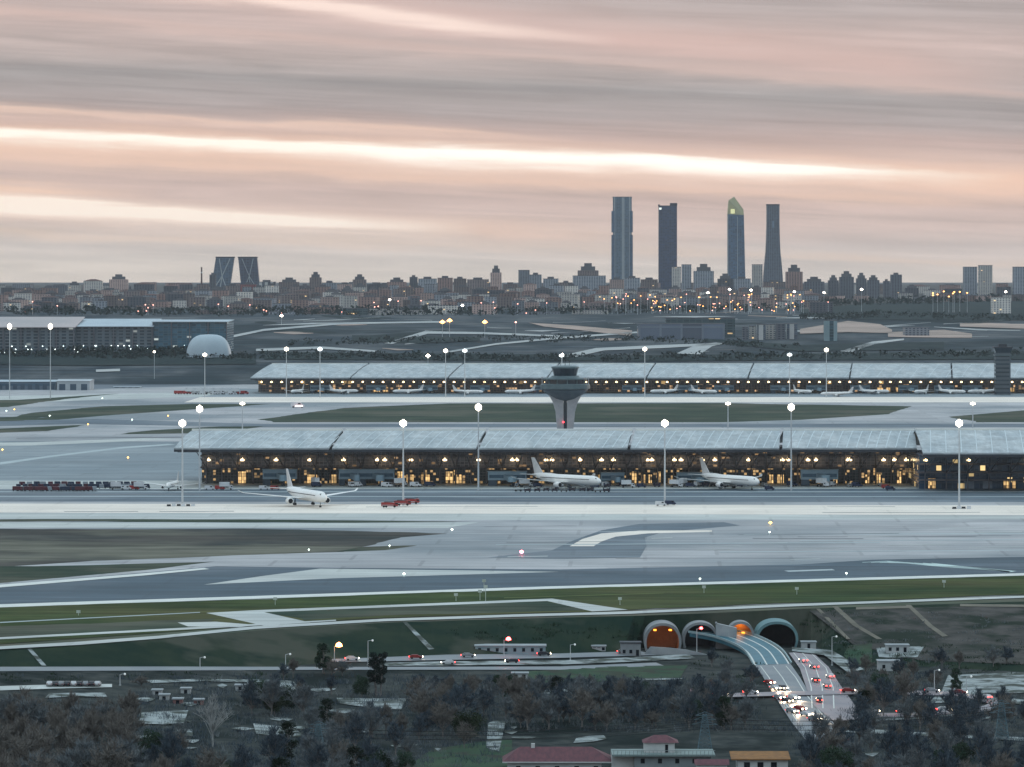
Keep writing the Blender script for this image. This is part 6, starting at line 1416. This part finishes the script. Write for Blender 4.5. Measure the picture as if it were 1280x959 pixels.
# singular trees
g_ = G(266, 934); bare_tree('pale', 31, 14, 0, 700, .045, wr=.5).place(tuple(g_), .4, 'large pale white-limbed bare tree in the lower left woods', None)
def pine():
    rg = random.Random(5); t = thing('pine_tree', 'tall dark pine with forked trunk standing over the road at centre left', 'tree'); tr = MB(); c_ = MB()
    tr.tube((-.3, 0, -.3), (-.9, 0, 5.5), .4, .28, 8); tr.tube((.9, .2, -.3), (1.2, .1, 5.5), .34, .25, 8); tr.tube((-.9, 0, 5.4), (-.6, 0, 11), .28, .12, 8); tr.tube((1.2, .1, 5.4), (1.6, .1, 10), .25, .12, 8)
    cl_ = [(Vector((rg.uniform(-2.3, 2.3), rg.uniform(-1.8, 1.8), rg.uniform(4.8, 13.2))), rg.uniform(.7, 1.25)) for _ in range(44)]
    for c, r in cl_: tr.tube((c.x*.35, 0, c.z-.8), c, .07, .03, 4, cap=False)
    for _ in range(9000):
        c, r = rg.choice(cl_); p = c+Vector((rg.gauss(0, 1), rg.gauss(0, 1), rg.gauss(0, .7))).normalized()*r*rg.random()**.35; a_ = Vector((rg.gauss(0, 1), rg.gauss(0, 1), rg.gauss(0, 1))).normalized(); b_ = a_.orthogonal().normalized(); i = len(c_.v); s = .2
        c_.v += [tuple(p-a_*s), tuple(p+b_*s*.7), tuple(p+a_*s), tuple(p-b_*s*.7)]; c_.f.append((i, i+1, i+2, i+3))
    tr.build('trunk', BARK, t); c_.build('crown', mat('pine_needles', (22, 32, 32), (32, 44, 40), .8, .95), t); return t
pt_ = pine(); pt_.location = tuple(G(472, 871))
TZ = [(0, 'at the left edge'), (150, 'left of the white-limbed tree'), (280, 'right of the white-limbed tree'), (400, 'around the tall dark pine'), (520, 'between pine and long house'), (640, 'behind the long red-roofed house'), (770, 'behind the turreted house'),
      (900, 'below the viaduct'), (1045, 'right of the viaduct'), (1130, 'near the road bend'), (1200, 'at the right edge')]
def tz(px): return [n for p, n in TZ if p <= max(px, 0)][-1]
KO = [(790, 770, 1052, 846), (946, 780, 1050, 900), (1180, 826, 1300, 866), (1090, 800, 1140, 842), (178, 880, 236, 906), (422, 862, 506, 888), (0, 850, 160, 872), (625, 915, 992, 1100), (588, 800, 690, 836), (455, 812, 490, 873), (236, 870, 296, 936), (604, 896, 630, 940), (520, 936, 640, 1000), (660, 830, 770, 842), (320, 900, 376, 916), (185, 846, 330, 858)]
rg = random.Random(77); put = []
def free(px, py, w_, h_):
    for x0, y0, x1, y1 in KO:
        if px+w_*.35 > x0 and px-w_*.35 < x1 and py > y0 and py-h_*.8 < y1: return False
    return True
def add_tree(kind, P, px, py, h, base_h):
    g_ = G(px, py); put.append((px, py, kind, P, h/base_h, g_))
tries = 0
while len(put) < 272 and tries < 9000:
    tries += 1
    px = rg.uniform(-20, 1300); py = 850+rg.random()**.9*165
    if rg.random() < .3: px = rg.uniform(440, 960); py = rg.uniform(862, 930)
    g_ = G(px, py); h = rg.uniform(6.5, 11)
    if px < 175 and py > 905: h = rg.uniform(10, 13)
    top = 846 if px < 790 else 838 if px > 1050 else 850
    h = min(h, (py-top)*g_.y/F)
    if px < 175 and py < 905: h = min(h, 2.5)
    if h < 3: continue
    hp = h*F/g_.y; wp = hp*.9
    if not free(px, py, wp, hp): continue
    if any(abs(px-q[0]) < 17 and abs(py-q[1]) < 6 for q in put): continue
    if rg.random() < .1 and px > 175: k, P = rg.choice(EV); put.append((px, py, k+' leafy tree', P, h/8*.9, g_))
    else:
        k, P = (BT[1], BT[5], BT[0])[rg.randrange(3)] if px < 190 else rg.choice(BT); put.append((px, py, k+' bare tree', P, h/9*1.02, g_))
for i in range(30):
    px, py = 545+i*12.2+rg.uniform(-5, 5), rg.uniform(893, 914)
    if 604 < px < 632 or 948 < px: continue
    k, P = rg.choice(BT); put.append((px, py, k+' bare tree', P, rg.uniform(.5, .85), G(px, py)))
for px, py, i in ((404, 842, 2), (343, 893, 1), (357, 889, 0), (325, 884, 0), (1195, 866, 2), (452, 872, 0), (1080, 905, 2), (1100, 876, 0), (870, 905, 0), (640, 875, 0), (905, 912, 2)):
    put.append((px, py, EV[i][0]+' leafy tree', EV[i][1], rg.uniform(.75, 1.05), G(px, py)))
for i in range(26): # bare scrub trees near the tunnel mouths and on the right bank
    px, py = rg.choice([(rg.uniform(880, 950), rg.uniform(828, 868)), (rg.uniform(1050, 1180), rg.uniform(838, 862)), (rg.uniform(1140, 1300), rg.uniform(822, 838)), (rg.uniform(340, 440), rg.uniform(838, 850)), (rg.uniform(860, 950), rg.uniform(860, 900))])
    if any(abs(px-q[0]) < 9 and abs(py-q[1]) < 5 for q in put): continue
    k, P = rg.choice(BT); put.append((px, py, k+' bare tree', P, rg.uniform(.5, .75), G(px, py)))
RW = [(870, 'back row'), (900, 'second row'), (935, 'third row'), (970, 'fourth row'), (2000, 'bottom row')]
put.sort(key=lambda q: q[0]); ct = {}
for px, py, k, P, s, g_ in put:
    rn = [n for y, n in RW if py < y][0]; key = (tz(px), rn); n = ct.get(key, 0); ct[key] = n+1
    P.place(tuple(g_), rg.uniform(0, 6.28), f'{k}, {ORD[n]} from left in the {rn} {tz(px)}', 'bare trees in the woods' if 'bare' in k else 'leafy trees in the woods', (max(s, .7)*rg.uniform(1, 1.25), max(s, .7)*rg.uniform(1, 1.25), s))
# brush and undergrowth
def brush(name, quads, n, h0, h1, m_, seed, avoid=True, w_=.07):
    rg = random.Random(seed); b = MB()
    k = 0
    while k < n:
        x0, y0, x1, y1 = rg.choices(quads, [(q[2]-q[0])*(q[3]-q[1]) for q in quads])[0]
        cx, cy2 = rg.uniform(x0, x1), rg.uniform(y0, y1)
        if avoid and any(a < cx < c and b_ < cy2 < d_+3 for a, b_, c, d_ in KO[:4]+KO[6:9]): k += 1; continue
        if mnoise.noise(Vector((cx*.03, cy2*.09, seed))) < -.12: k += 6; continue
        g_ = G(cx, cy2); hh = rg.uniform(h0, h1)
        for _ in range(16):
            p = g_+Vector((rg.gauss(0, 1.2), rg.gauss(0, 1.2), -.1)); dd_ = Vector((rg.gauss(0, .45), rg.gauss(0, .45), 1)).normalized()*hh*rg.uniform(.4, 1)
            s = Vector((rg.gauss(0, 1), rg.gauss(0, 1), 0)).normalized()*w_*rg.uniform(.5, 1.5); e = p+dd_; i = len(b.v)
            b.v += [tuple(p-s), tuple(p+s), tuple(e+s*.3), tuple(e-s*.3)]; b.f.append((i, i+1, i+2, i+3))
        k += 1
    return tag(b.build(name, m_), kind='stuff')
brush('undergrowth', [(0, 845, 790, 990), (790, 842, 1290, 990)], 8500, .8, 2.8, TW['slate'], 3)
brush('undergrowth', [(0, 868, 180, 990), (180, 850, 1290, 990)], 6500, .8, 2.6, TW['grey-brown'], 4)
brush('shrubs', [(0, 842, 420, 852), (1050, 800, 1290, 845), (1000, 765, 1060, 800), (560, 780, 800, 800), (860, 822, 950, 850)], 900, .5, 1.6, LEAF['dark green'], 5, False, .16)
brush('shrubs', [(1040, 765, 1290, 830)], 500, .4, 1.4, TW['grey-brown'], 6, False, .14)

# ------------------------------------------------------------------ haze
hz = bpy.data.meshes.new('haze'); b = MB(); b.box(-18500, 18500, 100, 30300, -16, 345); o = b.build('haze', bpy.data.materials.new('haze_air'))
tag(o, kind='stuff'); m = o.data.materials[0]; m.use_nodes = True; n = m.node_tree; n.nodes.clear()
pv = n.nodes.new('ShaderNodeVolumePrincipled'); pv.inputs['Color'].default_value = (.82, .88, .95, 1); pv.inputs['Density'].default_value = 1.3e-5; pv.inputs['Anisotropy'].default_value = .2
mo = n.nodes.new('ShaderNodeOutputMaterial'); n.links.new(pv.outputs[0], mo.inputs['Volume'])
